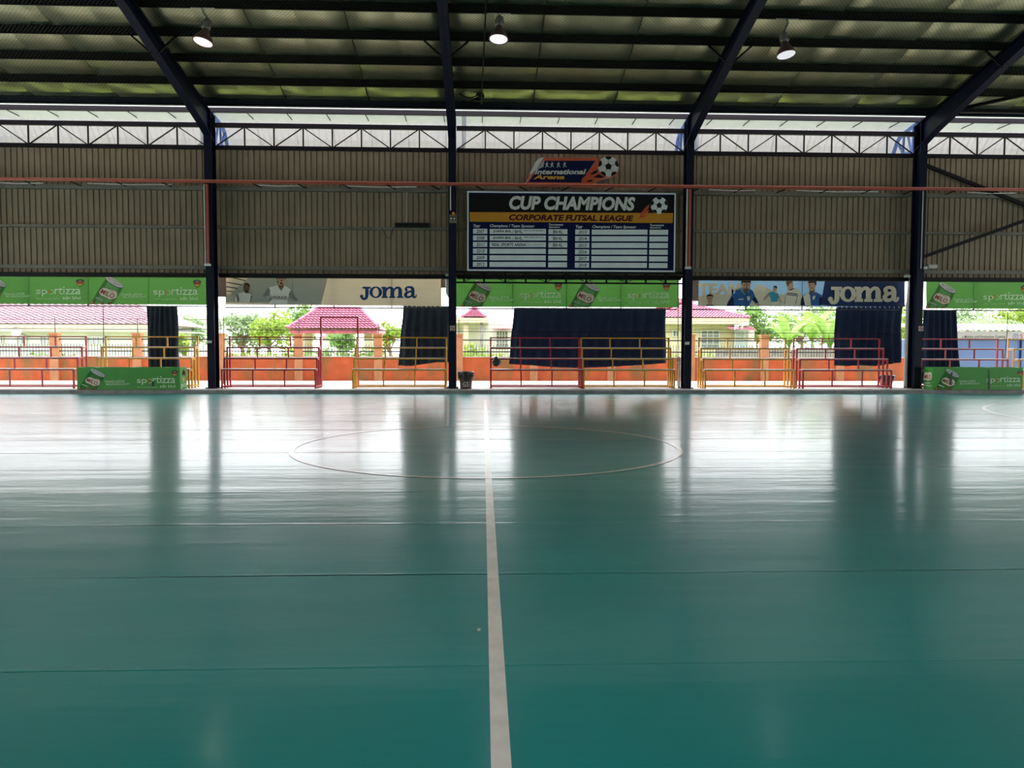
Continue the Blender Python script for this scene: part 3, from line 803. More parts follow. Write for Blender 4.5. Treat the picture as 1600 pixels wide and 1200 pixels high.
# porch house
PY_ = 41.
t = thing('porch', 'cream porch with flat slab and small red hip roof, right of the middle column', 'porch', (Xat(738, 500, PY_), PY_+1.5, 0))
sx0, sx1 = Xat(695, 500, PY_), Xat(764, 500, PY_)
build(MB().box(sx0, sx1, PY_, PY_+3, Zat(738, 504, PY_), Zat(738, 496.5, PY_)), 'porch_slab', CREAM, t)
hip_roof(t, Xat(722, 494, PY_), Xat(759, 494, PY_), PY_+.2, PY_+2.8, Zat(738, 496, PY_), Zat(738, 483, PY_+1.5), Xat(738, 494, PY_)-Xat(722, 494, PY_), 6, 10, TILE)
for a, b, m in ((724, 732, CREAM), (750, 755, BRICKG)):
    build(MB().box(Xat(a, 520, PY_+.2), Xat(b, 520, PY_+.2), PY_+.2, PY_+.5, -.05, Zat(738, 504, PY_)), 'porch_column', m, t)
build(MB().box(Xat(702, 520, PY_+3), Xat(798, 520, PY_+3), PY_+3, PY_+3.2, -.05, Zat(750, 505, PY_+3)), 'porch_wall', WHITEW, t)
t = thing('gate_lodge', 'white wall with a barred window under a red tiled canopy, left of the wide curtain', 'house', (Xat(785, 530, 40), 40.5, 0))
build(MB().box(Xat(768, 530, 40.3), Xat(801, 530, 40.3), 40.3, 42, -.05, Zat(785, 513, 40.3)), 'lodge_wall', WHITEW, t)
mb = MB(); tile_face((Xat(771, 516, 39.7), 39.7, Zat(785, 516.5, 39.7)), (Xat(799, 516, 39.7), 39.7, Zat(785, 516.5, 39.7)), (Xat(799, 516, 39.7), 40.4, Zat(785, 509, 40.4)), (Xat(771, 516, 39.7), 40.4, Zat(785, 509, 40.4)), 4, 9, mb)
build(mb, 'canopy_tiles', TILE, t)
window(t, Xat(776, 530, 40.25), Xat(793, 530, 40.25), Zat(785, 542, 40.25), Zat(785, 518, 40.25), 40.25, 4, 4)

# bungalow
BY = 43.
t = thing('bungalow', 'cream bungalow with a red tiled hip roof right of the scoreboard column', 'house', (Xat(1110, 520, BY), BY+4, 0))
bx0, bx1 = Xat(1020, 500, BY), Xat(1171, 500, BY); ze = Zat(1110, 497, BY)
build(MB().box(bx0+.6, bx1-.6, BY+.8, BY+7, -.05, ze-.2), 'house_wall', CREAM, t)
build(MB().box(Xat(1150, 520, BY+.5), Xat(1179, 520, BY+.5), BY+.5, BY+5, -.05, Zat(1160, 515, BY+.5)), 'annex_wall', WHITEW, t)
build(MB().box(bx0, bx1, BY, BY+.12, Zat(1110, 506, BY), ze), 'fascia', CREAM, t)
build(MB().box(bx0, bx1, BY+.12, BY+7.6, Zat(1110, 506, BY), Zat(1110, 506, BY)+.05), 'soffit', WHITEW, t)
hip_roof(t, bx0, bx1, BY-.05, BY+7.6, ze, Zat(1110, 470, BY+3.8), 3.6, 13, 30, TILE)
mb = MB(); tile_face((Xat(1140, 517, BY-.4), BY-.4, Zat(1150, 516, BY-.4)), (Xat(1182, 517, BY-.4), BY-.4, Zat(1150, 518, BY-.4)), (Xat(1182, 517, BY-.4), BY+.5, Zat(1150, 511, BY+.5)), (Xat(1140, 517, BY-.4), BY+.5, Zat(1150, 510, BY+.5)), 3, 12, mb)
build(mb, 'canopy_tiles', TILE, t)
window(t, Xat(1096, 530, BY+.75), Xat(1123, 530, BY+.75), Zat(1110, 543, BY+.75), Zat(1110, 517, BY+.75), BY+.75, 3, 5)
window(t, Xat(1149, 530, BY+.45), Xat(1168, 530, BY+.45), Zat(1158, 543, BY+.45), Zat(1158, 516, BY+.45), BY+.45, 3, 4, GLASSB)
window(t, Xat(1052, 520, BY+.75), Xat(1060, 520, BY+.75), Zat(1056, 525, BY+.75), Zat(1056, 517, BY+.75), BY+.75, 2, 1)
og = structure('wall_garden', (Xat(1250, 550, 35.5), 35.5, 0))
gx0, gx1 = Xat(1118, 550, 35.5), Xat(1330, 550, 35.5)
for k in range(8): build(MB().box(gx0+(gx1-gx0)*k/8, gx0+(gx1-gx0)*(k+1)/8-.015, 35.5, 35.65, -.05, Zat(1200, 546, 35.5)+.02*(k % 2)), 'wall_section', BRICKG, og)

# blue shop at the right
SY = 33.2
t = thing('blue_shop', 'blue walled shop with a white sign strip under a grey corrugated roof, far right', 'shop', (20, SY+2, 0))
sx0, sx1 = Xat(1470, 550, SY), 27.5
zs0, zs1 = Zat(1550, 530, SY), Zat(1550, 518, SY)
build(MB().box(sx0, sx1, SY, SY+5, -.05, zs0), 'shop_wall', BLUEW, t)
sg = build(MB().box(sx0, sx1, SY-.05, SY+.05, zs0, zs1), 'sign_strip', WHITEW, t)
build(MB().box(sx0, sx1, SY-.02, SY+.02, zs0-.06, zs0), 'sign_trim', IRON, t)
build(MB().box(sx0, sx1, SY+.05, SY+5, zs0, zs0+.04), 'shop_ceiling', WHITEW, t)
build(px_text(MB(), ('c Marine and Protective Coating', .012, 0), 1503, 524, 1571, 529.5, SY-.056), 'lettering', INK_DGREY, sg)
lg = MB(); px_ring(lg, 1587, 526, 4.6, 4.6, 1, 1, SY-.056); px_text(lg, ('X', .012, 0), 1584.5, 523.5, 1589.5, 528.5, SY-.056)
build(lg, 'round_emblem', BLUEW, sg)
build(px_text(MB(), ('S', .012, 0), 1594, 522.5, 1598, 529, SY-.056), 'red_letter', RED, sg)
mb = MB(); rows = [[], []]; x = sx0-.2; k = 0
while x < sx1:
    for dx, dz in ((0, 0), (.06, .05), (.14, .05), (.2, 0)):
        rows[0].append((x+dx, SY-.35, zs1+.02+dz)); rows[1].append((x+dx, SY+5.2, zs1+.45+dz))
    x += .26
build(mb.grid(rows), 'corrugated_roof', ROOFG, t)
for a in (1593,): build(MB().box(Xat(a, 550, SY), Xat(a+2, 550, SY), SY-.06, SY, 0, zs0), 'dark_jamb', INK_DBLUE, t)

# ------------------------------------------------------------------ benches on the terrace
RY = [25.95, 26.23, 26.51, 26.80]; RZ = [.776, 1.148, 1.514, 1.874]; BW = 3.14
def bleacher(paint, label, x):
    t = thing('tiered_bench', label, 'bench', (x, 26.4, PLAT), 'tiered benches along the terrace')
    h = .026
    for sx in (0, 1):
        xx = x+.025 if sx == 0 else x+BW-.025
        for y, z in zip(RY, RZ):
            build(MB().box(xx-h, xx+h, y-h, y+h, PLAT, z-(.02 if z < 1.8 else 0)), 'leg', paint, t)
        for i in range(3):
            build(MB().box(xx-h, xx+h, RY[i]+h, RY[i+1]-h, RZ[i]-.06, RZ[i]-.02), 'side_rail', paint, t)
        build(MB().box(xx-h*.9, xx+h*.9, RY[0]+h, RY[3]-h, PLAT+.05, PLAT+.09), 'foot_rail', paint, t)
    for y in (RY[0], RY[3]):
        build(MB().box(x+.046, x+BW-.046, y-h*.9, y+h*.9, PLAT+.05, PLAT+.09), 'foot_rail', paint, t)
    for i in range(3):
        build(MB().box(x, x+BW, RY[i]-.024, RY[i]+.02, RZ[i]-.045, RZ[i]-.003), 'seat_rail', paint, t)
        build(MB().box(x+.004, x+BW-.004, RY[i]-.02, RY[i+1]-.025, RZ[i]-.002, RZ[i]+.018), 'seat_plank', PLANK, t)
    build(MB().box(x, x+BW, RY[3]-h, RY[3]+h, RZ[3]-.04, RZ[3]), 'top_rail', paint, t)
    for i in range(4):
        for k in (1, 2):
            xx = x+BW*k/3; z0 = PLAT+.09 if i == 0 else RZ[i-1]+.018
            z1 = RZ[i]-.045 if i < 3 else RZ[3]-.04
            yy = RY[i]
            build(MB().box(xx-.022, xx+.022, yy-.018, yy+.018, z0 if i == 0 else z0-.06, z1), 'short_post', paint, t)
    return t
for paint, x, lab in ((RED, -16.65, 'red tiered bench at the far left edge, beside the green sponsor box'),
    (YEL, -12.90, 'yellow tiered bench behind the left green sponsor box and slim curtain'),
    (RED, -8.72, 'red tiered bench between the left column and the goal-shaped red frame'),
    (YEL, -4.38, 'yellow tiered bench in front of the curtain left of the middle column'),
    (RED, .25, 'red tiered bench with a black bag on it, right of the middle column'),
    (YEL, 3.41, 'yellow tiered bench in front of the wide curtain under the scoreboard'),
    (YEL, 7.57, 'yellow tiered bench right of the scoreboard column, in front of the bungalow'),
    (RED, 10.96, 'red tiered bench in front of the torn curtain beside the small bin'),
    (RED, 15.26, 'red tiered bench behind the right green sponsor box'),
    (YEL, 18.75, 'yellow tiered bench cut by the right edge behind the green sponsor box')):
    bleacher(paint, lab, x)
# red goal-shaped entry frame
gx0, gx1, GY = Xat(502, 550, 26.98), Xat(559.5, 550, 26.98), 26.98
t = thing('entry_frame', 'red goal-shaped steel frame standing between the red and yellow benches', 'frame', ((gx0+gx1)/2, GY, PLAT))
zt = Zat(530, 497, GY)
for x in (gx0, gx1): build(MB().box(x-.028, x+.028, GY-.028, GY+.028, PLAT, zt), 'post', RED, t)
build(MB().box(gx0-.028, gx1+.028, GY-.028, GY+.028, zt, zt+.055), 'crossbar', RED, t)

# ------------------------------------------------------------------ curtains
def curtain(label, px_top, px_bot, ybot, folds, amp, m, Y=27.2, ytop=478, seed=0, group=None):
    """px_top, px_bot: left/right ends at top and hem; ybot: hem heights from left to right"""
    rng = random.Random(seed); n = max(40, folds*8); rows = []
    xt0, xt1 = Xat(px_top[0], ytop, Y), Xat(px_top[1], ytop, Y)
    xb0, xb1 = Xat(px_bot[0], 570, Y), Xat(px_bot[1], 570, Y)
    zt = Zat((px_top[0]+px_top[1])/2, ytop, Y); ph = [rng.uniform(-.5, .5) for _ in range(n+1)]
    off = [rng.uniform(.5, 1.2) for _ in range(folds+2)]
    for k in range(15):
        t = k/14; row = []
        for j in range(n+1):
            s = j/n; q = s*(len(ybot)-1); i = min(int(q), len(ybot)-2)
            yb = ybot[i]+(ybot[i+1]-ybot[i])*(q-i)
            zb = Zat((px_bot[0]+px_bot[1])/2, yb, Y)
            bul = math.sin(PI*t)
            x0 = xt0+(xb0-xt0)*t; x1 = xt1+(xb1-xt1)*t
            fo = s*folds; a = off[int(fo)]*(1-(fo % 1))+off[int(fo)+1]*(fo % 1)
            y = Y + amp*a*(.45+.55*t)*math.sin(2*PI*(fo+.12*math.sin(3*t+ph[0])))+.02*math.sin(7*s+5*t)
            row.append((x0+(x1-x0)*s+.01*math.sin(9*t+fo), y, zt+(zb-zt)*t))
        rows.append(row)
    t_ = thing('curtain', label, 'curtain', ((xt0+xt1)/2, Y, rows[-1][0][2]), group)
    build(MB().grid(rows), 'curtain_cloth', m, t_, smooth=True)
    hk = MB(); k = max(3, folds)
    for j in range(k+1):
        x = xt0+(xt1-xt0)*(j+.02)/(k+.04); hk.tube([(x, Y-.02, zt-.02), (x+.05, 27.085, zt+.06)], .008, 4)
    build(hk, 'hanging_hooks', WHITEP, t_)
    return t_
curtain('slim slate curtain bunched behind the yellow bench at the left green sponsor box', (229, 277), (231, 280), (598, 599, 598), 6, .09, CURT2, seed=1)
curtain('dark curtain hanging between the pale sports banner and the middle column', (630, 703), (622, 703), (571, 572, 569, 566, 566), 6, .10, CURT2, seed=2)
curtain('wide navy curtain under the green banner, below the scoreboard', (803, 1040), (795, 1041), (569, 571, 574, 575, 574, 572, 570, 567), 14, .11, CURT, ytop=481, seed=3)
curtain('dark torn curtain below the blue sports banner', (1306, 1410), (1303, 1409), (571, 572, 571, 572, 569, 566), 8, .11, CURT, seed=4)
curtain('black curtain tapering behind the right green sponsor box, beside the rightmost column', (1443, 1495), (1440, 1503), (600, 600, 600), 6, .10, CURT, ytop=484, seed=5)

# ------------------------------------------------------------------ banners
BYY = 26.95
def layer(k): return BYY-.012-.0025*k
def banner(name_label, corners, base, cat='banner'):
    (x0, y0), (x1, y1), (x2, y2), (x3, y3) = corners      # tl, tr, br, bl
    c = P((x0+x1)/2, y2, BYY)
    t = thing('banner', name_label, cat, c)
    mb = MB(); n = 48; rows = []
    for v in range(5):
        row = []
        for u in range(n+1):
            s = u/n; q = v/4
            xa, ya = x0+(x1-x0)*s, y0+(y1-y0)*s; xb, yb = x3+(x2-x3)*s, y3+(y2-y3)*s
            p = P(xa+(xb-xa)*q, ya+(yb-ya)*q, BYY); row.append((p.x, p.y+.006*math.sin(u*.9+v), p.z))
        rows.append(row)
    build(mb.grid(rows), 'banner_cloth', base, t, smooth=True)
    ey = MB(); k = int((x1-x0)/7.5)
    for i in range(k+1):
        s = (i+.3)/(k+.6)
        for xa, ya, dy in ((x0+(x1-x0)*s, y0+(y1-y0)*s, 1), (x3+(x2-x3)*s, y3+(y2-y3)*s, -1)):
            ey.tube([P(xa, ya+dy*.8, BYY-.015), P(xa+.6, ya-dy*1.6, BYY-.04)], .009, 4)
    build(ey, 'tie_cords', WHITEP, t, kind='stuff')
    return t

class Unit:
    """print laid out in the pixel frame of the zoomed banner, mapped onto a box (x0,y0)-(x1,y1) with a slant"""
    def __init__(s, parent, src, dst, Y0, slope=0.):
        s.p, s.src, s.dst, s.Y0, s.slope = parent, src, dst, Y0, slope
    def m(s, x, y):
        a0, b0, a1, b1 = s.src; c0, d0, c1, d1 = s.dst
        X = c0+(x-a0)/(a1-a0)*(c1-c0)
        return X, d0+(y-b0)/(b1-b0)*(d1-d0)+s.slope*(X-c0)
    def Y(s, k): return s.Y0-.0025*k
    def poly(s, name, polys, mt, k, par=None):
        mb = MB()
        for q in polys: px_poly(mb, [s.m(*a) for a in q], s.Y(k))
        return build(mb, name, mt, par or s.p)
    def text(s, name, items, mt, k, rot=0., par=None):
        for key, x0, y0, x1, y1 in items:
            mb = MB(); a, b = s.m(x0, y0); c, d = s.m(x1, y1); px_text(mb, key, a, b, c, d, s.Y(k), rot)
            o = build(mb, name, mt, par or s.p)
        return o
def in_clip(pts, ymax):                                  # clip a polygon below ymax (image y)
    out = []
    for i in range(len(pts)):
        a, b = pts[i], pts[(i+1) % len(pts)]
        if a[1] <= ymax: out.append(a)
        if (a[1] <= ymax) != (b[1] <= ymax):
            t = (ymax-a[1])/(b[1]-a[1]); out.append((a[0]+(b[0]-a[0])*t, ymax))
    return out
def clipx(pts, xmin):
    return [(b, a) for a, b in [(-q[1], q[0]) for q in [(p[0], p[1]) for p in pts]]] if False else \
        [(-p[1], p[0]) for p in in_clip([(y, -x) for x, y in pts], -xmin)]
def draw_can(U, dark=False, xmin=None, text=True):
    cl = (lambda q: in_clip(q, 419)) if xmin is None else (lambda q: clipx(in_clip(q, 419), xmin))
    def pl(name, polys, mt, k, par=None):
        polys = [q for q in (cl(q) for q in polys) if len(q) > 2]
        return U.poly(name, polys, mt, k, par) if polys else None
    can = pl('can_print', [[(338, 122), (540, 238), (455, 372), (425, 420), (160, 420)]], INK_CAN if not dark else INK_CANS, 1)
    pl('can_shading', [[(338, 122), (375, 144), (205, 420), (160, 420)], [(505, 218), (540, 238), (425, 420), (395, 420)]], INK_CANS if not dark else INK_DG, 2, can)
    rot = math.atan2(115, 205)
    pl('can_lid', [ellipse(447, 164, 120, 40, 24, rot)], INK_DGREY, 3, can)
    pl('can_lid_rim', [ellipse(447, 158, 116, 34, 24, rot)], INK_LGREY, 4, can)
    pl('can_lid_well', [ellipse(449, 157, 96, 22, 24, rot)], INK_GREY, 5, can)
    pl('can_tab', [ellipse(425, 148, 36, 8, 12, rot), ellipse(478, 172, 22, 6, 12, rot)], INK_LGREY, 6, can)
    pl('label_border', [[(258, 285), (275, 250), (305, 222), (350, 222), (385, 238), (468, 258), (490, 290), (480, 345), (445, 362), (385, 372), (352, 350), (280, 320)]], INK_BROWN, 3, can)
    pl('label_patch', [[(263, 283), (280, 252), (307, 227), (348, 227), (383, 243), (464, 263), (484, 291), (474, 341), (442, 356), (388, 365), (357, 345), (285, 315)]], INK_TAN, 4, can)
    if text:
        U.text('can_lettering', [(('MILO', .018, .15), 280, 268, 452, 325)], INK_BROWN, 6, rot=.40 if not dark else .40, par=can)
        U.text('small_lettering', [(('Nestle', .012, 0), 388, 262, 452, 274)], INK_BROWN, 6, rot=.38, par=can)
    pl('can_band', [[(222, 330), (322, 372), (318, 392), (208, 350)]], INK_DG, 3, can)
    if text: U.text('band_lettering', [(('ORIGINAL', .012, .3), 216, 349, 318, 368)], INK_W, 6, rot=.38, par=can)
    pl('malt_balls', [ellipse(188, 402, 26, 20, 14), ellipse(292, 414, 24, 14, 14), ellipse(392, 414, 30, 14, 14)], INK_BROWN, 5, can)
    pl('malt_ball_shine', [ellipse(184, 398, 14, 10, 10), ellipse(288, 412, 12, 6, 10)], INK_GOLD, 6, can)
def draw_slogan(U, x=0):
    U.text('slogan_lettering', [(('TENAGA UNTUK', .012, .3), 530+x, 290, 778+x, 318), (('MELANGKAH JAUH', .012, .3), 545+x, 320, 832+x, 350)], INK_LG, 2, rot=-.02)
def draw_logo(U):
    U.text('company_lettering', [(('sp', .012, 0), 908, 252, 1046, 330), (('rtizza', .012, 0), 1128, 215, 1440, 306)], INK_LG, 2)
    mb = MB(); cx, cy_ = 1087, 279
    a, b = U.m(cx, cy_); c, d = U.m(cx+34, cy_+30)
    px_ring(mb, a, b, c-a, d-b, (c-a)*.24, (d-b)*.24, U.Y(2), -PI*.55, PI*.65, 18)
    build(mb, 'ring_half', INK_LG, U.p)
    mb = MB(); px_ring(mb, a-(c-a)*.12, b-(d-b)*.08, c-a, (d-b), (c-a)*.34, (d-b)*.34, U.Y(3), PI*.6, PI*1.5, 16)
    build(mb, 'orange_crescent', INK_ORANGE, U.p)
    U.text('suffix_lettering', [(('sdn bhd', .012, 0), 1228, 324, 1440, 366)], INK_LG, 2)
    U.text('tagline_lettering', [(('talent manage talents', 0., 0), 915, 350, 1192, 367)], INK_LG, 2)
def draw_crest(U, x=0, clip_top=None):
    x0, x1 = 1388+x, 1477+x
    sh = [(x0, 140), (x0+22, 132), ((x0+x1)/2, 120), (x1-22, 132), (x1, 140), (x1-3, 180), (x1-22, 205), ((x0+x1)/2, 220), (x0+22, 205), (x0+3, 180)]
    c = U.poly('crest', [sh], INK_BLACK, 2)
    U.poly('crest_band', [[(x0+1, 158), (x1-1, 158), (x1-2, 170), (x0+2, 170)]], INK_FLAME, 3, c)
    U.poly('crest_base', [[(x0+8, 176), (x1-8, 176), (x1-24, 200), ((x0+x1)/2, 211), (x0+24, 200)]], INK_GOLD, 3, c)
    U.poly('crest_marks', [[(x0+14, 144), (x1-14, 144), (x1-16, 152), (x0+16, 152)], ellipse((x0+x1)/2, 134, 10, 5, 10)], INK_GREY, 3, c)
SRC = (138, 70, 1535, 422)
def green_seams(t, xs, y0, y1):
    mb = MB()
    for i, x in enumerate(xs):
        px_poly(mb, [(x-.4, y0), (x+.4, y0), (x+.4, y1), (x-.4, y1)], BYY-.010)
    build(mb, 'banner_seam', INK_DG, t)

# left green banner
t = banner('green sponsor banner with drink cans, above the leftmost benches', [(-60, 426.5), (323, 430), (323, 476.5), (-60, 474.2)], GREEN)
for k, x0 in enumerate((138.1, -44.9)):
    U = Unit(t, SRC, (x0, 429.0-(1.2*k), x0+183.3, 475.3-(.9*k)), BYY-.012, .006)
    draw_can(U); draw_slogan(U); draw_logo(U); draw_crest(U)
green_seams(t, (45, 138, 232), 428.5, 475)
# centre green banner
t = banner('green sponsor banner with drink cans, below the scoreboard', [(713, 433), (1061, 434.5), (1061, 480.5), (713, 479.5)], GREEN)
for k, x0 in enumerate((717, 886)):
    U = Unit(t, SRC, (x0, 434.2+.6*k, x0+171, 480.2+.6*k), BYY-.012, .003)
    draw_can(U); draw_slogan(U); draw_logo(U); draw_crest(U, -25)
green_seams(t, (801, 885, 970), 434, 480)
# right green banner
t = banner('green sponsor banner with drink cans, above the blue shop at the right', [(1447, 437), (1770, 438.5), (1770, 483.5), (1447, 482)], GREEN)
U = Unit(t, SRC, (1443, 438.5, 1612, 482.5), BYY-.012, .003)
draw_can(U); draw_slogan(U); draw_logo(U); draw_crest(U, 10)
green_seams(t, (1521, 1606), 437.5, 482)

# slab-serif sports logo: j o m a
def logo_letters(parent, box, Y, mt, grow=0.):
    x0, y0, x1, y1 = box
    def q(x, y): return (x0+(x-355)/750*(x1-x0), y0+(y-232)/178*(y1-y0))
    kx = (x1-x0)/750; g = grow
    cnt = [0]
    def YY(): cnt[0] += 1; return Y-.0006*cnt[0]
    def rect(mb, a, b, c, d): px_poly(mb, [q(a-g, b-g), q(c+g, b-g), q(c+g, d+g), q(a-g, d+g)], YY())
    def stroke(mb, pts, ws): px_stroke(mb, [q(*p) for p in pts], [(w_+2*g)*kx for w_ in ws], YY())
    def dot(mb, x, y, r): px_poly(mb, [q(*p) for p in ellipse(x, y, r+g, r+g, 14)], YY())
    j = MB(); rect(j, 390, 236, 498, 262); stroke(j, [(449, 258), (449, 330), (446, 365), (428, 392), (398, 394), (378, 374)], [46, 46, 44, 34, 32, 30]); dot(j, 379, 362, 23)
    build(j, 'letter', mt, parent)
    o = MB()
    for k in range(32):
        t0, t1 = 2*PI*k/32, 2*PI*(k+1)/32
        px_poly(o, [q(565+(84+g)*math.cos(t0), 309+(76+g)*math.sin(t0)), q(565+(84+g)*math.cos(t1), 309+(76+g)*math.sin(t1)), q(565+(40-g)*math.cos(t1), 309+(58-g)*math.sin(t1)), q(565+(40-g)*math.cos(t0), 309+(58-g)*math.sin(t0))], Y)
    build(o, 'letter', mt, parent)
    m_ = MB(); rect(m_, 640, 236, 700, 262); rect(m_, 656, 240, 706, 384)
    for a, b in ((640, 722), (742, 822), (843, 928)): rect(m_, a, 362, b, 384)
    rect(m_, 758, 290, 808, 384); rect(m_, 861, 290, 911, 384)
    for dx in (0, 102): stroke(m_, [(700+dx, 292), (716+dx, 264), (745+dx, 248), (772+dx, 256), (783+dx, 280), (783+dx, 300)], [24, 26, 30, 38, 48, 50])
    build(m_, 'letter', mt, parent)
    a = MB(); dot(a, 966, 276, 20); stroke(a, [(952, 270), (972, 246), (1008, 240), (1040, 250), (1053, 280), (1053, 340), (1062, 366), (1080, 374), (1094, 362), (1099, 338)], [22, 22, 26, 38, 46, 46, 34, 26, 18, 12])
    stroke(a, [(1050, 298), (1012, 300), (972, 316), (958, 342), (968, 366), (996, 372), (1026, 362), (1048, 342)], [26, 26, 36, 44, 36, 30, 26, 24])
    build(a, 'letter', mt, parent)

def figure(U, name, parts):
    root = None
    for k, (nm, polys, mt) in enumerate(parts):
        for one in ([[q] for q in polys] if nm in ('sleeves', 'sleeve', 'arms', 'shirt_folds', 'badge') and root or (k == 0 and nm == 'arms') else [polys]):
            o = U.poly({'sleeves': 'sleeve', 'arms': 'arm'}.get(nm, nm) if root else name, one, mt, 3+k, root); root = root or o

# pale sports banner, two players
t = banner('pale sports banner with two players in light shirts and navy lettering', [(352, 431.5), (690, 434.5), (690, 478.5), (352, 476)], CREAMB)
U = Unit(t, (0, 0, 1600, 589), (335, 420, 525, 490), BYY-.012)
U.poly('stadium_print', [[(150, 100), (460, 106), (215, 330), (150, 330)]], INK_TAN, 1)
U.poly('stadium_beams', [[(150, 168), (365, 205), (355, 218), (150, 184)], [(150, 225), (310, 252), (298, 264), (150, 242)], [(180, 98), (415, 150), (405, 162), (160, 106)], [(150, 285), (255, 297), (245, 306), (150, 300)]], INK_DGREY, 2)
U.poly('grey_background', [[(462, 106), (1490, 118), (1400, 470), (145, 440), (150, 335), (215, 330)]], SKYB, 1)
figure(U, 'player_print', [('shirt', [[(300, 330), (340, 318), (390, 300), (455, 315), (490, 350), (495, 400), (480, 442), (285, 440), (270, 400)]], INK_SHIRT),
    ('head', [ellipse(422, 245, 43, 62, 16), [(395, 290), (450, 290), (455, 322), (400, 318)]], INK_SKIND), ('hair', [[(385, 225), (392, 195), (425, 183), (460, 200), (468, 240), (455, 240), (440, 215), (405, 212)]], INK_HAIR),
    ('shirt_folds', [[(290, 340), (310, 330), (330, 400), (320, 440), (300, 440)], [(480, 350), (496, 360), (480, 440), (465, 440)]], INK_SHIRTD)])
figure(U, 'player_print', [('arms', [[(720, 235), (760, 290), (640, 400), (540, 450), (430, 455), (560, 410), (640, 330)], [(1000, 270), (1070, 400), (1190, 440), (1330, 462), (1200, 468), (1080, 440), (960, 360)]], INK_GREY),
    ('shirt', [[(715, 245), (800, 225), (840, 215), (905, 215), (960, 240), (1005, 275), (1000, 330), (960, 380), (965, 420), (950, 478), (720, 462), (715, 420), (745, 380), (725, 320)]], INK_SHIRT),
    ('sleeves', [[(715, 240), (735, 290), (725, 345), (650, 370), (640, 350), (680, 290)], [(1005, 280), (1050, 360), (1100, 405), (1070, 425), (1000, 385), (975, 340)]], INK_SHIRTD),
    ('neck', [[(838, 190), (915, 190), (912, 240), (870, 280), (840, 235)]], INK_SKIND), ('head', [ellipse(878, 155, 56, 62, 18)], INK_SKIN),
    ('hair', [[(820, 150), (818, 112), (935, 112), (940, 150), (925, 130), (835, 130)]], INK_HAIR), ('face', [[(850, 142), (872, 142), (872, 150), (850, 150)], [(890, 142), (914, 142), (914, 150), (890, 150)], [(876, 150), (892, 150), (888, 172), (872, 172)], [(858, 182), (900, 182), (892, 205), (868, 205)], [(822, 160), (838, 150), (845, 195), (832, 190)]], INK_HAIR),
    ('shirt_shade', [[(860, 250), (880, 285), (900, 240), (905, 250), (882, 300), (855, 260)], [(735, 330), (760, 400), (720, 440), (712, 425), (740, 385)]], INK_SHIRTD)])
U.text('shirt_lettering', [(('PEIRAIS', .012, 0), 765, 358, 955, 402)], INK_DGREY, 13)
U2 = Unit(t, (0, 0, 1600, 589), (520, 420, 710, 490), BYY-.012)
a = U2.m(355, 232); b = U2.m(1105, 410)
logo_letters(t, (*a, *b), BYY-.014, INK_NAVY)
mb = MB()
for x in (457, 612): px_poly(mb, [(x-.4, 433), (x+.4, 433), (x+.4, 477), (x-.4, 477)], BYY-.0145)
build(mb, 'banner_seam', INK_GREY, t)

# blue sports banner with five players
t = banner('blue sports banner with five players and large cream lettering', [(1090, 436), (1414, 438), (1414, 479.8), (1090, 478.5)], LBLUE)
U = Unit(t, (0, 0, 1600, 589), (1080, 425, 1270, 495), BYY-.012)
U.poly('sand_background', [[(90, 310), (300, 300), (900, 250), (1010, 215), (1200, 300), (1600, 300), (1600, 450), (90, 448)]], INK_BONE, 1)
U.poly('cloud_print', [[(790, 260), (850, 190), (900, 160), (960, 180), (1000, 215), (960, 260)]], INK_TAN, 2)
U.text('team_lettering', [(('TEAM', .05, 0), 95, 150, 650, 306)], INK_BONE, 2)
figure(U, 'player_print', [('shoulders', [[(190, 448), (200, 432), (285, 432), (300, 448)]], INK_DBLUE), ('neck', [[(218, 390), (268, 390), (275, 436), (212, 436)]], INK_SKIN), ('head', [ellipse(245, 352, 38, 58, 16)], INK_SKIN), ('hair', [[(203, 350), (205, 305), (245, 286), (288, 305), (290, 345), (275, 318), (215, 318)]], INK_HAIR), ('face', [[(222, 345), (268, 345), (268, 352), (222, 352)], [(232, 385), (260, 385), (256, 392), (236, 392)]], INK_SKIND)])
figure(U, 'player_print', [('shirt', [[(465, 448), (480, 400), (540, 300), (610, 240), (660, 205), (775, 220), (815, 255), (840, 320), (885, 400), (890, 440), (845, 415), (800, 365), (760, 448)]], INK_BLUE),
    ('sleeve', [[(465, 448), (485, 395), (540, 325), (555, 345), (570, 448)], [(800, 365), (840, 320), (885, 400), (890, 440)]], INK_DBLUE), ('hand', [[(845, 410), (885, 405), (905, 440), (880, 446)]], INK_SKIN),
    ('neck', [[(665, 200), (760, 200), (745, 250), (710, 290), (680, 250)]], INK_SKIND), ('head', [ellipse(722, 180, 58, 82, 18)], INK_SKIN), ('hair', [[(655, 170), (660, 105), (785, 105), (785, 165), (770, 140), (680, 140)]], INK_HAIR),
    ('beard', [[(680, 225), (690, 210), (720, 222), (748, 212), (762, 225), (745, 262), (715, 275), (690, 258)], [(690, 168), (712, 168), (712, 178), (690, 178)], [(738, 168), (762, 168), (762, 178), (738, 178)]], INK_SKIND),
    ('collar', [[(640, 205), (665, 215), (712, 295), (700, 305), (640, 235)], [(765, 225), (775, 235), (718, 305), (712, 295)]], INK_TEAL), ('badge', [[(732, 320), (772, 320), (772, 365), (752, 378), (735, 365)], [(625, 355), (690, 348), (690, 362), (625, 370)]], INK_TAN)])
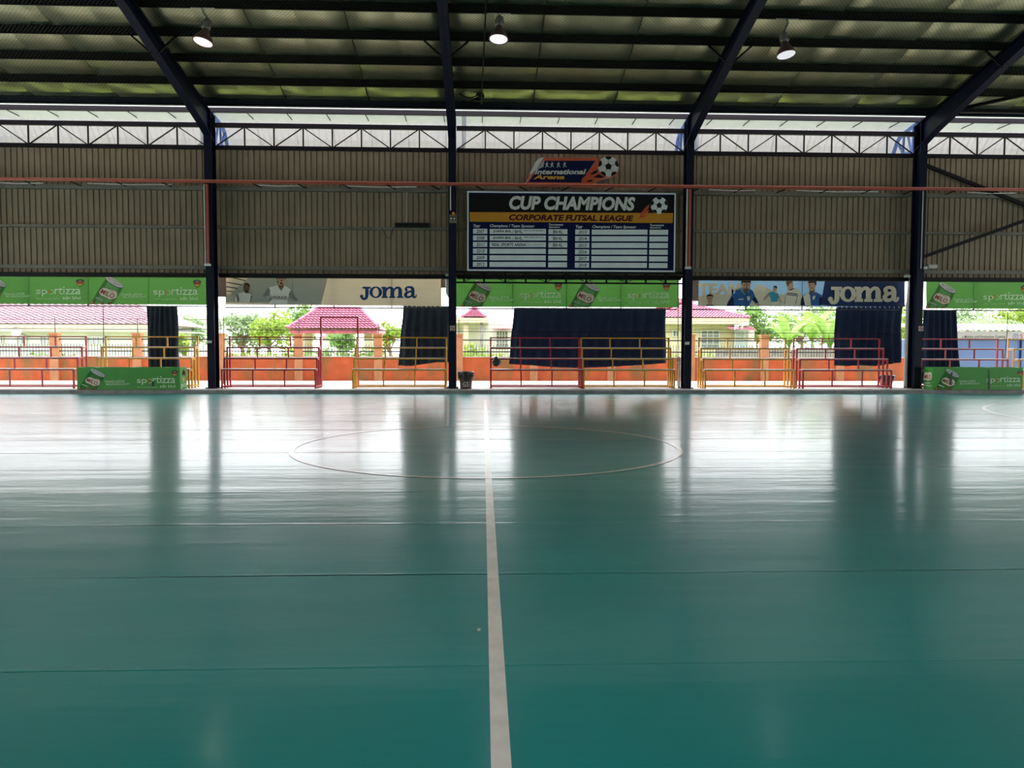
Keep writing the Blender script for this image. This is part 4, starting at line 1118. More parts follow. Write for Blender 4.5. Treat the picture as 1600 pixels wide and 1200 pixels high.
figure(U, 'player_print', [('arms', [[(1020, 270), (1050, 290), (990, 350), (975, 372), (945, 372), (960, 330)], [(1140, 320), (1165, 340), (1200, 400), (1180, 400), (1150, 360)]], INK_SKIN), ('shirt', [[(1010, 275), (1075, 255), (1140, 285), (1165, 335), (1140, 345), (1140, 388), (1055, 392), (1040, 330)]], INK_TEAL), ('shorts', [[(1060, 392), (1140, 390), (1160, 425), (1055, 430)]], INK_TAN), ('head', [ellipse(1102, 225, 26, 36, 14)], INK_SKIN), ('hair', [[(1078, 215), (1085, 182), (1120, 180), (1132, 205), (1125, 220), (1100, 200)]], INK_HAIR)])
figure(U, 'player_print', [('shirt', [[(1235, 300), (1260, 250), (1320, 225), (1380, 210), (1430, 260), (1460, 330), (1450, 440), (1220, 440), (1240, 360)]], INK_TAN), ('shirt_stripes', [[(1262, 272), (1400, 286), (1402, 298), (1260, 284)], [(1252, 292), (1404, 308), (1404, 318), (1250, 302)]], INK_DBLUE), ('shirt_folds', [[(1395, 310), (1403, 310), (1380, 420), (1368, 420)], [(1238, 320), (1246, 320), (1232, 430), (1222, 430)]], INK_SHIRTD), ('head', [ellipse(1305, 185, 42, 58, 16, .2)], INK_SKIN), ('hair', [[(1245, 150), (1255, 118), (1330, 112), (1338, 140), (1300, 145), (1275, 190), (1262, 180)]], INK_SKIND), ('collar', [[(1290, 230), (1350, 215), (1355, 225), (1300, 245)]], INK_DBLUE)])
U2 = Unit(t, (0, 0, 1600, 589), (1240, 425, 1430, 495), BYY-.012)
U2.poly('royal_blue_field', [[(412, 120), (1465, 112), (1465, 462), (545, 450), (355, 436)]], BLUEB, 2)
figure(U2, 'player_print', [('shirt', [[(110, 440), (130, 300), (200, 270), (300, 265), (365, 300), (385, 340), (360, 440)]], INK_BLUE), ('pale_panel', [[(120, 320), (190, 270), (215, 300), (230, 440), (150, 440)]], INK_TAN), ('dark_sleeve', [[(90, 440), (100, 350), (125, 310), (150, 440)], [(340, 330), (385, 340), (358, 440), (335, 440)]], INK_DBLUE), ('neck', [[(210, 215), (280, 215), (275, 275), (235, 295), (210, 270)]], INK_SKIND), ('head', [ellipse(240, 180, 48, 68, 16)], INK_SKIN), ('hair', [[(190, 150), (195, 118), (300, 118), (300, 175), (285, 175), (270, 140)]], INK_HAIR), ('face', [[(205, 168), (230, 168), (230, 176), (205, 176)], [(222, 205), (250, 205), (245, 215), (225, 215)]], INK_HAIR), ('badge', [[(250, 320), (290, 308), (275, 355), (250, 365)]], INK_TAN)])
a = U2.m(455, 193); b = U2.m(1383, 420)
logo_letters(t, (*a, *b), BYY-.05, INK_BONE, grow=4)
mb = MB()
for x in (1166.5, 1253.5, 1340): px_poly(mb, [(x-.35, 437), (x+.35, 437), (x+.35, 478.5), (x-.35, 478.5)], BYY-.048)
build(mb, 'banner_seam', INK_DBLUE, t)

# banner poles across each bay, with their hangers and a thin wire lower down
bays = [(FRAMES[1], 'above the leftmost benches'), (FRAMES[2], 'below the pale sports banner'), (FRAMES[3], 'above the wide curtain'), (FRAMES[4], 'below the blue sports banner'), (FRAMES[5], 'above the right green sponsor box')]
hang = {0: (-45, 45, 138), 1: (430, 522, 612), 2: (801, 885, 970), 3: (1165, 1253, 1341), 4: (1521,)}
for i, (x, where) in enumerate(bays):
    yy = {0: (478.5, 514), 1: (481.3, 515.5), 2: (483, 518.5), 3: (484.5, 520), 4: (485.5, 522)}[i]
    xm = 800+ (x+4)*44; Yp = 27.08
    z = Zat(xm, yy[0], Yp)
    t = thing('banner_pole', 'dark horizontal pole '+where+', with short hangers', 'pole', (x+BAY/2, Yp, z))
    build(MB().tube([(x+.1, Yp, z), (x+BAY-.1, Yp, z)], .022, 8), 'pole', DARK, t)
    for px in hang[i]:
        xx = Xat(px, 480, Yp); build(MB().box(xx-.02, xx+.02, Yp-.02, Yp+.02, z, 3.9), 'hanger', DARK, t); build(MB().box(xx-.02, xx+.02, 26.61, Yp+.02, 3.9, 3.94), 'hanger_bracket', DARK, t)
    z2 = Zat(xm, yy[1], Yp)
    if i < 4:
        o = build(MB().tube([(x+.1, Yp, z2), (x+4, Yp, z2-.015), (x+BAY-.1, Yp, z2)], .011, 6), 'tie_wire', DARK); tag(o, 'thin horizontal wire across the opening, below the pole '+where, 'wire')
for a, y0, b, y1, lab in ((349, 482, 349, 600, 'thin dark rope hanging beside the left column'), (1059.5, 425, 1058, 604, 'thin dark rope hanging left of the scoreboard column'), (1575, 486, 1570, 560, 'dark rope hanging in front of the blue shop'), (161, 478, 161, 572, 'thin dark cord hanging above the left green sponsor box')):
    p, q = P(a, y0, 26.9), P(b, y1, 26.9)
    o = build(MB().tube([p, p.lerp(q, .5)+Vector((.02, 0, 0)), q], .012, 5), 'rope', DARK); tag(o, lab, 'rope')

# small lattice truss in the centre bay in front of the banner
ty0, ty1, ty2, ty3 = 424.2, 427.5, 441, 443.5; TY = 26.2
t = thing('lattice_truss', 'low black lattice truss in front of the green banner, under the scoreboard', 'truss', (3, TY, Zat(890, ty3, TY)))
xa, xb = FRAMES[3]+.13, FRAMES[4]-.13
zz = [Zat(885, v, TY) for v in (ty0, ty1, ty2, ty3)]
build(MB().box(xa, xb, TY-.03, TY+.03, zz[1], zz[0]), 'top_chord', DARK, t)
build(MB().box(xa, xb, TY-.03, TY+.03, zz[3], zz[2]), 'bottom_chord', DARK, t)
posts = [Xat(p, 433, TY) for p in (725, 756.5, 789.5, 821.5, 853, 884.5, 916, 947.5, 978.5, 1009, 1040)]
for x in posts: build(MB().box(x-.03, x+.03, TY-.03, TY+.03, zz[2], zz[1]), 'web_post', DARK, t)
for i, (a, b) in enumerate(zip(posts[:-1], posts[1:])):
    up = i % 2 == 0
    build(MB().bar((a, TY, zz[2] if up else zz[1]), (b, TY, zz[1] if up else zz[2]), .022), 'web_diagonal', DARK, t)

# ------------------------------------------------------------------ scoreboard
SBY = 26.12
SRCB = (0, 0, 1600, 914)
t = thing('honours_board', 'large champions honours board with orange strip and grey rows, high on the wall', 'board', P(892, 422, SBY))
def quad(U, x0, y0, x1, y1): return [(x0, y0), (x1, y0), (x1, y1), (x0, y1)]
class UB(Unit):
    def m(s, x, y):            # the board hangs square: undo its slight perspective
        u = (x-57)/(1523-57); yt = 325+17*u; yb = 877+6*u; v = (y-yt)/(yb-yt)
        tl, br = (732.3, 301.2), (1052.0, 422.8)
        p = P(tl[0], tl[1], s.Y0); q = P(br[0], br[1], s.Y0)
        return (p.x+(q.x-p.x)*u, p.z+(q.z-p.z)*v)
    def poly(s, name, polys, mt, k, par=None):
        mb = MB()
        for q in polys: mb.face([(*a[:1], s.Y(k), a[1]) for a in (s.m(*b) for b in q)])
        return build(mb, name, mt, par or s.p)
    def text(s, name, items, mt, k, rot=0., par=None):
        for key, x0, y0, x1, y1 in items:
            mb = MB()
            V, Fc = TX[key]; ax = min(v[0] for v in V); bx = max(v[0] for v in V); az = min(v[1] for v in V); bz = max(v[1] for v in V)
            i = len(mb.v); p = s.m(x0, y0); q = s.m(x1, y1)
            for a, b in V: mb.v.append((p[0]+(a-ax)/(bx-ax)*(q[0]-p[0]), s.Y(k), q[1]+(b-az)/(bz-az)*(p[1]-q[1])))
            for f in Fc: mb.f.append(tuple(i+kk for kk in f)); mb.m.append(0)
            o = build(mb, name, mt, par or s.p)
        return o
U = UB(t, SRCB, None, SBY-.03)
p0, p1 = P(732.3, 301.2, SBY), P(1052, 422.8, SBY)
build(MB().box(p0.x, p1.x, SBY-.026, SBY+.03, p1.z, p0.z), 'board_panel', BOARD_NAVY, t)
fr = MB(); w_ = .05
fr.box(p0.x-w_, p1.x+w_, SBY-.04, SBY+.04, p0.z, p0.z+w_).box(p0.x-w_, p1.x+w_, SBY-.04, SBY+.04, p1.z-w_, p1.z).box(p0.x-w_, p0.x, SBY-.04, SBY+.04, p1.z, p0.z).box(p1.x, p1.x+w_, SBY-.04, SBY+.04, p1.z, p0.z)
build(fr, 'board_frame', BOARD_CELL, t)
for x in (p0.x+.9, (p0.x+p1.x)/2, p1.x-.9): build(MB().box(x-.03, x+.03, SBY+.04, SBY+.27, p1.z+.1, p0.z-.1), 'mounting_bar', DARK, t)
U.poly('title_field', [[(62, 336), (1518, 352), (1516, 470), (64, 462)]], BOARD_BLACK, 0)
U.poly('orange_strip', [[(64, 464), (1516, 472), (1514, 543), (65, 533)]], BOARD_ORANGE, 0)
U.text('title_lettering', [(('CUP CHAMPIONS', .045, .18), 343, 347, 1243, 456)], BOARD_SILVER, 1)
U.text('subtitle_lettering', [(('CORPORATE FUTSAL LEAGUE', .04, .18), 343, 480, 1232, 531)], BOARD_MAROON, 1)
hd = [(('Year', .012, .2), 90, 550, 140, 575), (('Champions / Team Sponsor', .012, .2), 207, 551, 525, 581), (('Tournament', .012, .2), 626, 546, 728, 562), (('Sponsors', .012, .2), 626, 564, 706, 582),
      (('Year', .012, .2), 818, 556, 868, 581), (('Champions / Team Sponsor', .012, .2), 937, 558, 1253, 587), (('Tournament', .012, .2), 1350, 550, 1452, 566), (('Sponsors', .012, .2), 1350, 568, 1430, 586)]
U.text('heading_lettering', hd, BOARD_CELL, 1)
years = [('2007', '2013'), ('2008', '2014'), ('2011', '2015'), ('2010', '2016'), ('2009', '2017'), ('2012', '2018')]
for r in range(6):
    y = 584+r*47.6
    for c, (x0, x1, dy) in enumerate(((88, 189, 0), (206, 606, 1), (624, 759, 3), (815, 917, 5), (933, 1333, 6), (1348, 1482, 7))):
        cell = U.poly('name_plate', [quad(U, x0-(r*.3), y+dy, x1-(r*.3), y+dy+36)], BOARD_CELL, 1)
        if c in (0, 3): U.text('year_lettering', [((years[r][0 if c == 0 else 1], .012, .2), x0+22, y+dy+6, x1-20, y+dy+31)], BOARD_BLACK, 2, par=cell)
        if c == 1 and r < 2:
            U.text('winner_lettering', [(('JUARA BHL', .025, .2), 228, y+8, 360, y+31), (('/', .025, .2), 366, y+8, 376, y+31), (('BHL', .012, 0), 384, y+8, 440, y+31), (('BAN HOE LEONG', .012, 0), 450, y+8, 586, y+18)], BOARD_BLACK, 2, par=cell)
        if c == 1 and r == 2:
            U.text('winner_lettering', [(('REAL SPORTS ARENA', .025, .2), 221, y+8, 463, y+31), (('/', .025, .2), 467, y+8, 474, y+31)], BOARD_BLACK, 2, par=cell)
            U.text('sponsor_lettering', [(('BHL INDUSTRY', 0., .2), 478, y+12, 588, y+25)], INK_GREY, 2, par=cell)
        if c == 2 and r < 3: U.text('sponsor_lettering', [(('BHL', .012, 0), 657, y+10, 728, y+34)], BOARD_BLACK, 2, par=cell)
def pent(cx, cy_, r, a0=-PI/2, n=5): return [(cx+r*math.cos(a0+2*PI*k/n), cy_+r*math.sin(a0+2*PI*k/n)) for k in range(n)]
def ball_print(U, cx, cy_, r, k, white, black, par=None):
    b = U.poly('ball_print', [ellipse(cx, cy_, r, r, 32)], white, k, par)
    pp = par or b
    pol = [pent(cx, cy_, r*.34)]
    for j in range(5):
        a = -PI/2+2*PI*j/5
        d = a
        ox, oy = cx+r*.93*math.cos(d), cy_+r*.93*math.sin(d)
        tx, ty = -math.sin(d), math.cos(d)
        ix, iy = cx+r*.66*math.cos(d), cy_+r*.66*math.sin(d)
        pol.append([(cx+r*math.cos(d-.34), cy_+r*math.sin(d-.34)), (cx+r*.78*math.cos(d-.30), cy_+r*.78*math.sin(d-.30)), (ix, iy), (cx+r*.78*math.cos(d+.30), cy_+r*.78*math.sin(d+.30)), (cx+r*math.cos(d+.34), cy_+r*math.sin(d+.34)), (cx+r*1.0*math.cos(d), cy_+r*1.0*math.sin(d))])
    for j in range(5):
        a = -PI/2+2*PI*j/5; e = .018*r
        for r0, r1, a1, a2 in ((.34, .66, a, a),):
            p, q = (cx+r*r0*math.cos(a1), cy_+r*r0*math.sin(a1)), (cx+r*r1*math.cos(a2), cy_+r*r1*math.sin(a2))
            nx, ny = -math.sin(a)*e, math.cos(a)*e
            pol.append([(p[0]+nx, p[1]+ny), (q[0]+nx, q[1]+ny), (q[0]-nx, q[1]-ny), (p[0]-nx, p[1]-ny)])
    U.poly('ball_patches', pol, black, k+1, pp)
fl = [[(1265, 520), (1285, 470), (1310, 440), (1345, 405), (1338, 440), (1322, 455), (1345, 450), (1335, 470), (1300, 490), (1345, 480), (1300, 505), (1280, 505)]]
U.poly('flame_print', fl, INK_FLAME, 2)
ball_print(U, 1415, 417, 61, 3, BOARD_CELL, BOARD_BLACK)

# ------------------------------------------------------------------ arena sign on the red pipe
AY = 26.0
t = thing('arena_sign', 'orange and navy arena sign with a flaming football, standing above the red pipe', 'sign', P(880, 289, AY))
U = Unit(t, (0, 0, 1600, 518), (810, 240, 980, 295), AY)
outl = [(88, 462), (200, 225), (245, 130), (290, 82), (340, 58), (1195, 62)] + ellipse(1325, 195, 162, 162, 22, 0, -PI*.78, PI*.42) + [(1262, 372), (1180, 400), (1085, 470)]
mb = MB(); pts = [P(*U.m(*p), AY) for p in outl]
mb.prism([(p.x, p.z) for p in pts], AY, AY+.05); build(mb, 'sign_plate', SIGN_ORANGE, t)
for px in (855, 925): q = P(px, 270, AY); build(MB().box(q.x-.03, q.x+.03, AY+.05, 26.55, q.z-.03, q.z+.03), 'mounting_bar', DARK, t)
U.poly('white_outline', [[(88, 462), (340, 55), (350, 55), (100, 462)], [(1085, 470), (1180, 400), (1262, 372), (1345, 358), (1345, 352), (1262, 366), (1180, 392), (1080, 462)]], SIGN_WHITE, 1)
U.poly('navy_field', [[(150, 418), (375, 105), (1135, 105), (1085, 170), (1040, 240), (1000, 290), (1060, 270), (940, 360), (925, 425)]], BOARD_NAVY, 1)
U.poly('curled_corner', [[(160, 310), (200, 225), (245, 130), (290, 82), (340, 58), (375, 58), (250, 250)]], SIGN_WHITE, 2)
U.poly('curl_shadow', [[(195, 300), (300, 185), (375, 90), (385, 105), (370, 195), (280, 235), (235, 270)]], INK_GREY, 2)
run = []
for x0 in (420, 495, 590, 680):
    run += [ellipse(x0, 132, 8, 9, 8), [(x0-8, 142), (x0+14, 150), (x0+2, 178), (x0-12, 172)], [(x0-10, 170), (x0+2, 176), (x0-18, 205), (x0-28, 205)], [(x0-2, 172), (x0+8, 172), (x0+28, 196), (x0+22, 204)], [(x0-28, 150), (x0+22, 140), (x0+22, 147), (x0-26, 158)]]
U.poly('runner_silhouettes', run, SIGN_WHITE, 3)
U.text('name_lettering', [(('International', .035, .25), 238, 228, 1000, 305)], SIGN_WHITE, 4)
U.text('arena_lettering', [(('Arena', .04, .25), 218, 312, 680, 378)], SIGN_YELLOW, 4)
U.poly('flame_print', [[(930, 415), (960, 350), (1010, 320), (985, 300), (1080, 240), (1060, 235), (1150, 160), (1165, 180), (1130, 215), (1180, 200), (1140, 250), (1060, 290), (1150, 275), (1110, 320), (1040, 340), (1160, 330), (1120, 375), (1010, 380), (960, 415)]], INK_FLAME, 3)
U.poly('flame_gaps', [[(1050, 300), (1130, 250), (1180, 235), (1150, 285), (1090, 310)], [(1100, 350), (1180, 300), (1270, 350), (1200, 358)], [(985, 405), (1060, 385), (1110, 390), (1050, 420)]], BOARD_BLACK, 5)
ball_print(U, 1325, 190, 152, 6, SIGN_WHITE, BOARD_BLACK)

# ------------------------------------------------------------------ green sponsor boxes on the kerb
def sponsor_box(label, x0, x1, z1, flip):
    Y0, Y1 = 25.3, 25.86; z0 = PLAT+.003
    t = thing('sponsor_box', label, 'box', ((x0+x1)/2, (Y0+Y1)/2, z0))
    build(MB().box(x0, x1, Y0, Y0+.03, z0, z1), 'front_panel', GREEN_BOX, t)
    for a in (x0, x1-.03): build(MB().box(a, a+.03, Y0+.03, Y1, z0, z1), 'side_panel', GREEN_BOX, t)
    build(MB().box(x0+.03, x1-.03, Y1-.03, Y1, z0, z1), 'back_panel', GREEN_BOX, t)
    mb = MB(); rows = []
    for k in range(25):
        s = k/24; x = x0+.03+(x1-x0-.06)*s
        z = z1-.03+.03*abs(math.sin(s*9+(2 if flip else 0)))**2
        rows.append([(x, Y0+.03, z1-.02), (x, Y0+.2, z), (x, Y1-.03, z1-.02)])
    build(mb.grid(rows), 'cover_sheet', PLANK, t, smooth=True)
    return t
# left box
bx0, bx1, bz = -13.10, -9.82, .853
t = sponsor_box('green sponsor box on the kerb at the left, black patch on its lettering', bx0, bx1, bz, False)
def boxmap(z): return z
UL = Unit(t, (105, 82, 430, 350), (110+105/8, 565+82/8, 110+430/8, 565+350/8), 25.3-.002)
class Sub(Unit):
    pass
# can: banner frame (160..550, 85..420) -> box frame (105..430, 82..352)
Uc = Unit(t, (160, 82, 552, 420), (110+92/8, 575.2, 110+432/8, 608.6), 25.3-.002); draw_can(Uc, True)
Us = Unit(t, (530, 288, 832, 350), (110+428/8, 565+232/8, 110+735/8, 565+302/8), 25.3-.002); draw_slogan(Us)
Ug = Unit(t, (908, 215, 1440, 367), (110+830/8, 565+182/8, 110+1310/8, 565+328/8), 25.3-.002); draw_logo(Ug)
Uk = Unit(t, (1388, 120, 1477, 220), (110+1265/8, 565+103/8, 110+1342/8, 565+192/8), 25.3-.002); draw_crest(Uk)
mb = MB(); px_poly(mb, [(237, 596), (241, 595.6), (240.6, 603.5), (238, 604)], 25.3-.012); build(mb, 'black_patch', BLACK, t)
sx = bx1+.002
mb = MB()
def side(x, pts):                                        # (y, z) fractions on the end panel
    return [(x, 25.33+a*.55, PLAT+b*(bz-PLAT)) for a, b in pts]
mb.face(side(sx, [(.25, .78), (.5, .9), (.75, .78), (.7, .6), (.5, .66), (.3, .6)])); build(mb, 'side_crest', INK_BLACK, t)
mb = MB().face(side(sx, [(.3, .52), (.7, .52), (.62, .36), (.5, .3), (.38, .36)])); build(mb, 'side_crest_base', INK_GOLD, t)
V, Fc = TX[('gatte', 0., 0)]; bxm = max(v[0] for v in V); bzm = max(v[1] for v in V)
mb = MB(); mb.v = [(sx, 25.36+a/bxm*.5, PLAT+.08+b/bzm*.12) for a, b in V]; mb.f = list(Fc); mb.m = [0]*len(Fc)
build(mb, 'side_lettering', INK_LG, t)
# right box
bx0, bx1, bz = 15.16, 18.27, .888
t = sponsor_box('green sponsor box on the kerb at the right, with black tape over the can', bx0, bx1, bz, True)
R_ = lambda zx, zy: (1430+zx/9.412, 565+zy/9.412)
def ru(src, a, b): return Unit(t, src, (*R_(*a), *R_(*b)), 25.3-.002)
draw_can(ru((160, 82, 552, 420), (290, 100), (645, 415)), True)
draw_slogan(ru((530, 288, 832, 350), (640, 272), (945, 345)))
draw_logo(ru((908, 215, 1440, 367), (1045, 212), (1545, 366)))
draw_crest(ru((1388, 120, 1477, 220), (1505, 130), (1585, 220)))
mb = MB(); px_poly(mb, [R_(*p) for p in ((510, 190), (545, 140), (548, 200), (530, 345), (508, 330))], 25.3-.022)
build(mb, 'black_tape', BLACK, t); mb = MB()
px_poly(mb, [R_(*p) for p in ((1080, 120), (1090, 120), (1102, 405), (1078, 405))], 25.3-.022)
build(mb, 'black_tape', BLACK, t)
sx = bx0-.002
def side2(pts): return [(sx, 25.33+(1-a)*.55, PLAT+b*(bz-PLAT)) for a, b in pts]
o = build(MB().face(side2([(.05, .42), (.1, .65), (.25, .76), (.5, .74), (.6, .78), (.9, .76), (.95, .55), (.85, .44), (.6, .42), (.55, .36), (.45, .42)])), 'side_patch', INK_TAN, t)
V, Fc = TX[('MILO', .018, .15)]; bxm = max(v[0] for v in V); bzm = max(v[1] for v in V)
mb = MB(); mb.v = [(sx-.003, 25.33+(1-(.12+a/bxm*.74))*.55, PLAT+(.48+b/bzm*.18)*(bz-PLAT)) for a, b in V]; mb.f = list(Fc); mb.m = [0]*len(Fc)
build(mb, 'side_lettering', INK_BROWN, o)
for key, b0, a1 in ((('TENAGA UNTUK', .012, .3), .25, .75), (('MELANGKAH JAUH', .012, .3), .14, .9)):
    V, Fc = TX[key]; bxm = max(v[0] for v in V); bzm = max(v[1] for v in V)
    mb = MB(); mb.v = [(sx-.001, 25.33+(1-(.06+a/bxm*(a1-.06)))*.55, PLAT+(b0+b/bzm*.07)*(bz-PLAT)) for a, b in V]; mb.f = list(Fc); mb.m = [0]*len(Fc)
    build(mb, 'side_slogan', INK_W, t)

# ------------------------------------------------------------------ pipes, boxes and signs on the wall and columns
RPY = 25.80
t = thing('red_pipe', 'long red pipe running along the wall in front of the columns', 'pipe', (3, RPY, 6.9))
zr = 6.93
build(MB().tube([(XL, RPY, zr+.03), (-8, RPY, zr), (6, RPY, zr-.01), (15, RPY, zr), (XR, RPY, zr+.03)], .055, 8), 'pipe_run', REDP, t, smooth=True)
x = -16.2
k = 0
hooks = MB()
while x < 22:
    s = 1 if x < 2 else -1
    build(MB().bar((x-.12*s, RPY+.02, zr-.05), (x+.16*s, RPY+.10, zr-.17), .035), 'hook_bracket', DARK, t)
    x += 1.46; k += 1
for a, b in ((-15.9, -14.3), (-12.9, -10.2), (-7.4, -6.0), (-4.6, -2.2), (7.6, 9.2), (10.6, 13.4), (16.5, 18.2)):
    build(MB().tube([(a, RPY+.06, zr-.09), ((a+b)/2, RPY+.06, zr-.12), (b, RPY+.06, zr-.10)], .016, 6), 'pale_tube', PALE, t)
for X, lab in ((FRAMES[2], 'pair of thin red riser pipes on the column left of the pale banner'), (FRAMES[4], 'pair of thin red riser pipes on the column right of the scoreboard')):
    t = thing('riser_pipes', lab, 'pipe', (X, 25.86, 4.3))
    zb = Zat(800, 416, 25.86)
    build(MB().tube([(X-.02, 25.87, zr-.075), (X-.02, 25.87, zb)], .042, 8), 'red_riser', REDP, t)
    build(MB().tube([(X-.11, 25.88, zr-.075), (X-.11, 25.88, zb)], .026, 8), 'pale_riser', PALE, t)
    build(MB().box(X-.15, X+.05, 25.83, 25.92, zb-.05, zb+.02), 'bracket', WHITEP, t)
for X, yb, lab in ((FRAMES[3], 331, 'thin white conduit on the middle column'), (FRAMES[5], 417, 'thin white conduit on the rightmost column')):
    z = Zat(1000, yb, 25.9); dx = -.05 if X < 0 else .0
    o = build(MB().tube([(X+dx, 25.9, zr-.06), (X+dx, 25.9, z)], .018, 6), 'conduit', PALE); tag(o, lab, 'conduit')
# twin spot emergency light on the middle column
c = P(707.5, 342, 25.85)
t = thing('emergency_light', 'twin emergency light with an orange lamp, high on the middle column', 'light', c)
build(MB().box(c.x-.115, c.x+.115, 25.80, 25.92, c.z-.13, c.z+.13), 'case', GIRT, t)
build(MB().box(c.x-.095, c.x+.095, 25.795, 25.80, c.z-.05, c.z+.06), 'dark_face', BLACK, t)
for dx in (-.05, .05): build(MB().lathe([(.001, .006), (.035, 0)], (c.x+dx, 25.79, c.z), 12, rot=Matrix.Rotation(PI/2, 3, 'X')), 'lens', PALE, t)
build(MB().lathe([(.05, 0), (.05, .05), (.03, .09), (.001, .10)], (c.x+.02, 25.86, c.z+.13), 12), 'orange_dome', pm('amber_dome', (.75, .3, .05)), t, smooth=True)
# long black display
p, q = P(616.5, 347.8, 26.34), P(671.5, 356, 26.34)
t = thing('display_box', 'long black display box on the wall girt left of the middle column', 'display', ((p.x+q.x)/2, 26.36, q.z))
build(MB().box(p.x, q.x, 26.32, 26.42, q.z, p.z), 'case', BLACK, t)
build(MB().box(p.x+.03, q.x-.03, 26.314, 26.32, q.z+.03, p.z-.03), 'screen', BOARD_BLACK, t)
o = build(MB().tube([(p.x+.4, 26.45, p.z), (p.x+.42, 26.48, p.z+1.2)], .014, 5), 'conduit', PALE); tag(o, 'thin white conduit above the black display box', 'conduit')
o = build(MB().tube([P(596, 357, 26.36), P(603, 368, 26.36), P(607, 373, 26.36), P(612, 366, 26.36), P(615, 356, 26.36)], .01, 5), 'cable', DARK); tag(o, 'dark cable looping below the wall girt beside the black display box', 'cable')
# pale switch boxes
def small_box(px0, py0, px1, py1, Y, nm, lab, cat, d=.06, m=WHITEP):
    p, q = P(px0, py0, Y), P(px1, py1, Y)
    t = thing(nm, lab, cat, ((p.x+q.x)/2, Y, q.z))
    build(MB().box(p.x, q.x, Y-d/2, Y+d/2, q.z, p.z), 'case', m, t)
    build(MB().box(p.x+.015, q.x-.015, Y-d/2-.012, Y-d/2, q.z+.012, p.z-.012), 'cover', m, t)
small_box(323.5, 532, 330.5, 536, 25.89, 'switch_box', 'pale switch box on the column left of the pale banner', 'box')
small_box(1071, 534, 1077, 538.5, 25.89, 'switch_box', 'pale switch box on the column right of the scoreboard', 'box')
small_box(1444, 416.5, 1448.5, 420.5, 25.88, 'junction_box', 'small white junction box at the foot of the conduit on the rightmost column', 'box')
small_box(1449, 413.8, 1463, 419.5, 26.30, 'emergency_light', 'pale oblong emergency light on the wall right of the rightmost column', 'light', .12, PALE)
small_box(696, 427.8, 702.5, 431.5, 26.2, 'junction_box', 'small white junction box above the short white pipe, left of the middle column', 'box')
small_box(1413, 430, 1422, 433.5, 26.2, 'junction_box', 'small white junction box above the downpipe, left of the rightmost column', 'box')
# white pipes beside columns
p = P(699, 432, 26.6)
o = build(MB().tube([p, P(699, 455, 26.6), P(700, 459, 26.62), P(703.5, 464, 26.7)], .065, 10), 'drain_pipe', PALE, smooth=True); tag(o, 'short bent white drain pipe left of the middle column', 'pipe')
xx = Xat(1417.5, 520, 26.62)
t = thing('downpipe', 'white downpipe running to the terrace left of the rightmost column', 'pipe', (xx, 26.62, PLAT))
build(MB().tube([(xx+.03, 26.62, Zat(1417, 434, 26.62)), (xx+.03, 26.62, Zat(1417, 470, 26.62)), (xx, 26.62, Zat(1417, 476, 26.62)), (xx, 26.62, PLAT)], .075, 10), 'pipe_run', PALE, t, smooth=True)
for yy in (500, 575): z = Zat(1417, yy, 26.62); build(MB().lathe([(.09, -.03), (.09, .03)], (xx, 26.62, z), 12), 'pipe_collar', PALE, t)
xx = Xat(1062, 520, 26.55)
t = thing('downpipe', 'pale downpipe standing left of the scoreboard column', 'pipe', (xx, 26.55, PLAT))
build(MB().tube([(xx, 26.55, 1.2), (xx, 26.55, PLAT)], .05, 10), 'pipe_run', PALE, t, smooth=True)
build(MB().lathe([(.065, -.03), (.065, .03)], (xx, 26.55, 1.0), 12), 'pipe_collar', PALE, t)
# no-smoking signs
def no_smoking(px, py, lab):
    c = P(px, py, 25.905); s = .082
    t = thing('no_smoking_sign', lab, 'sign', (c.x, 25.91, c.z-s))
    build(MB().box(c.x-s, c.x+s, 25.905, 25.918, c.z-s, c.z+s), 'plate', WHITEP, t)
    mb = MB(); n = 20
    for k in range(n):
        t0, t1 = 2*PI*k/n, 2*PI*(k+1)/n
        mb.face([(c.x+r*math.cos(a), 25.902, c.z+r*math.sin(a)) for r, a in ((.074, t0), (.074, t1), (.050, t1), (.050, t0))])
    mb.face([(c.x-.055, 25.901, c.z+.035), (c.x-.035, 25.901, c.z+.055), (c.x+.055, 25.901, c.z-.035), (c.x+.035, 25.901, c.z-.055)])
    build(mb, 'red_ring', RED, t)
    build(MB().face([(c.x-.04, 25.9025, c.z-.008), (c.x+.04, 25.9025, c.z-.008), (c.x+.04, 25.9025, c.z+.008), (c.x-.04, 25.9025, c.z+.008)]), 'cigarette_print', BLACK, t)
no_smoking(707, 512.8, 'square no-smoking sign on the middle column')
no_smoking(1439.3, 513.3, 'square no-smoking sign on the rightmost column')

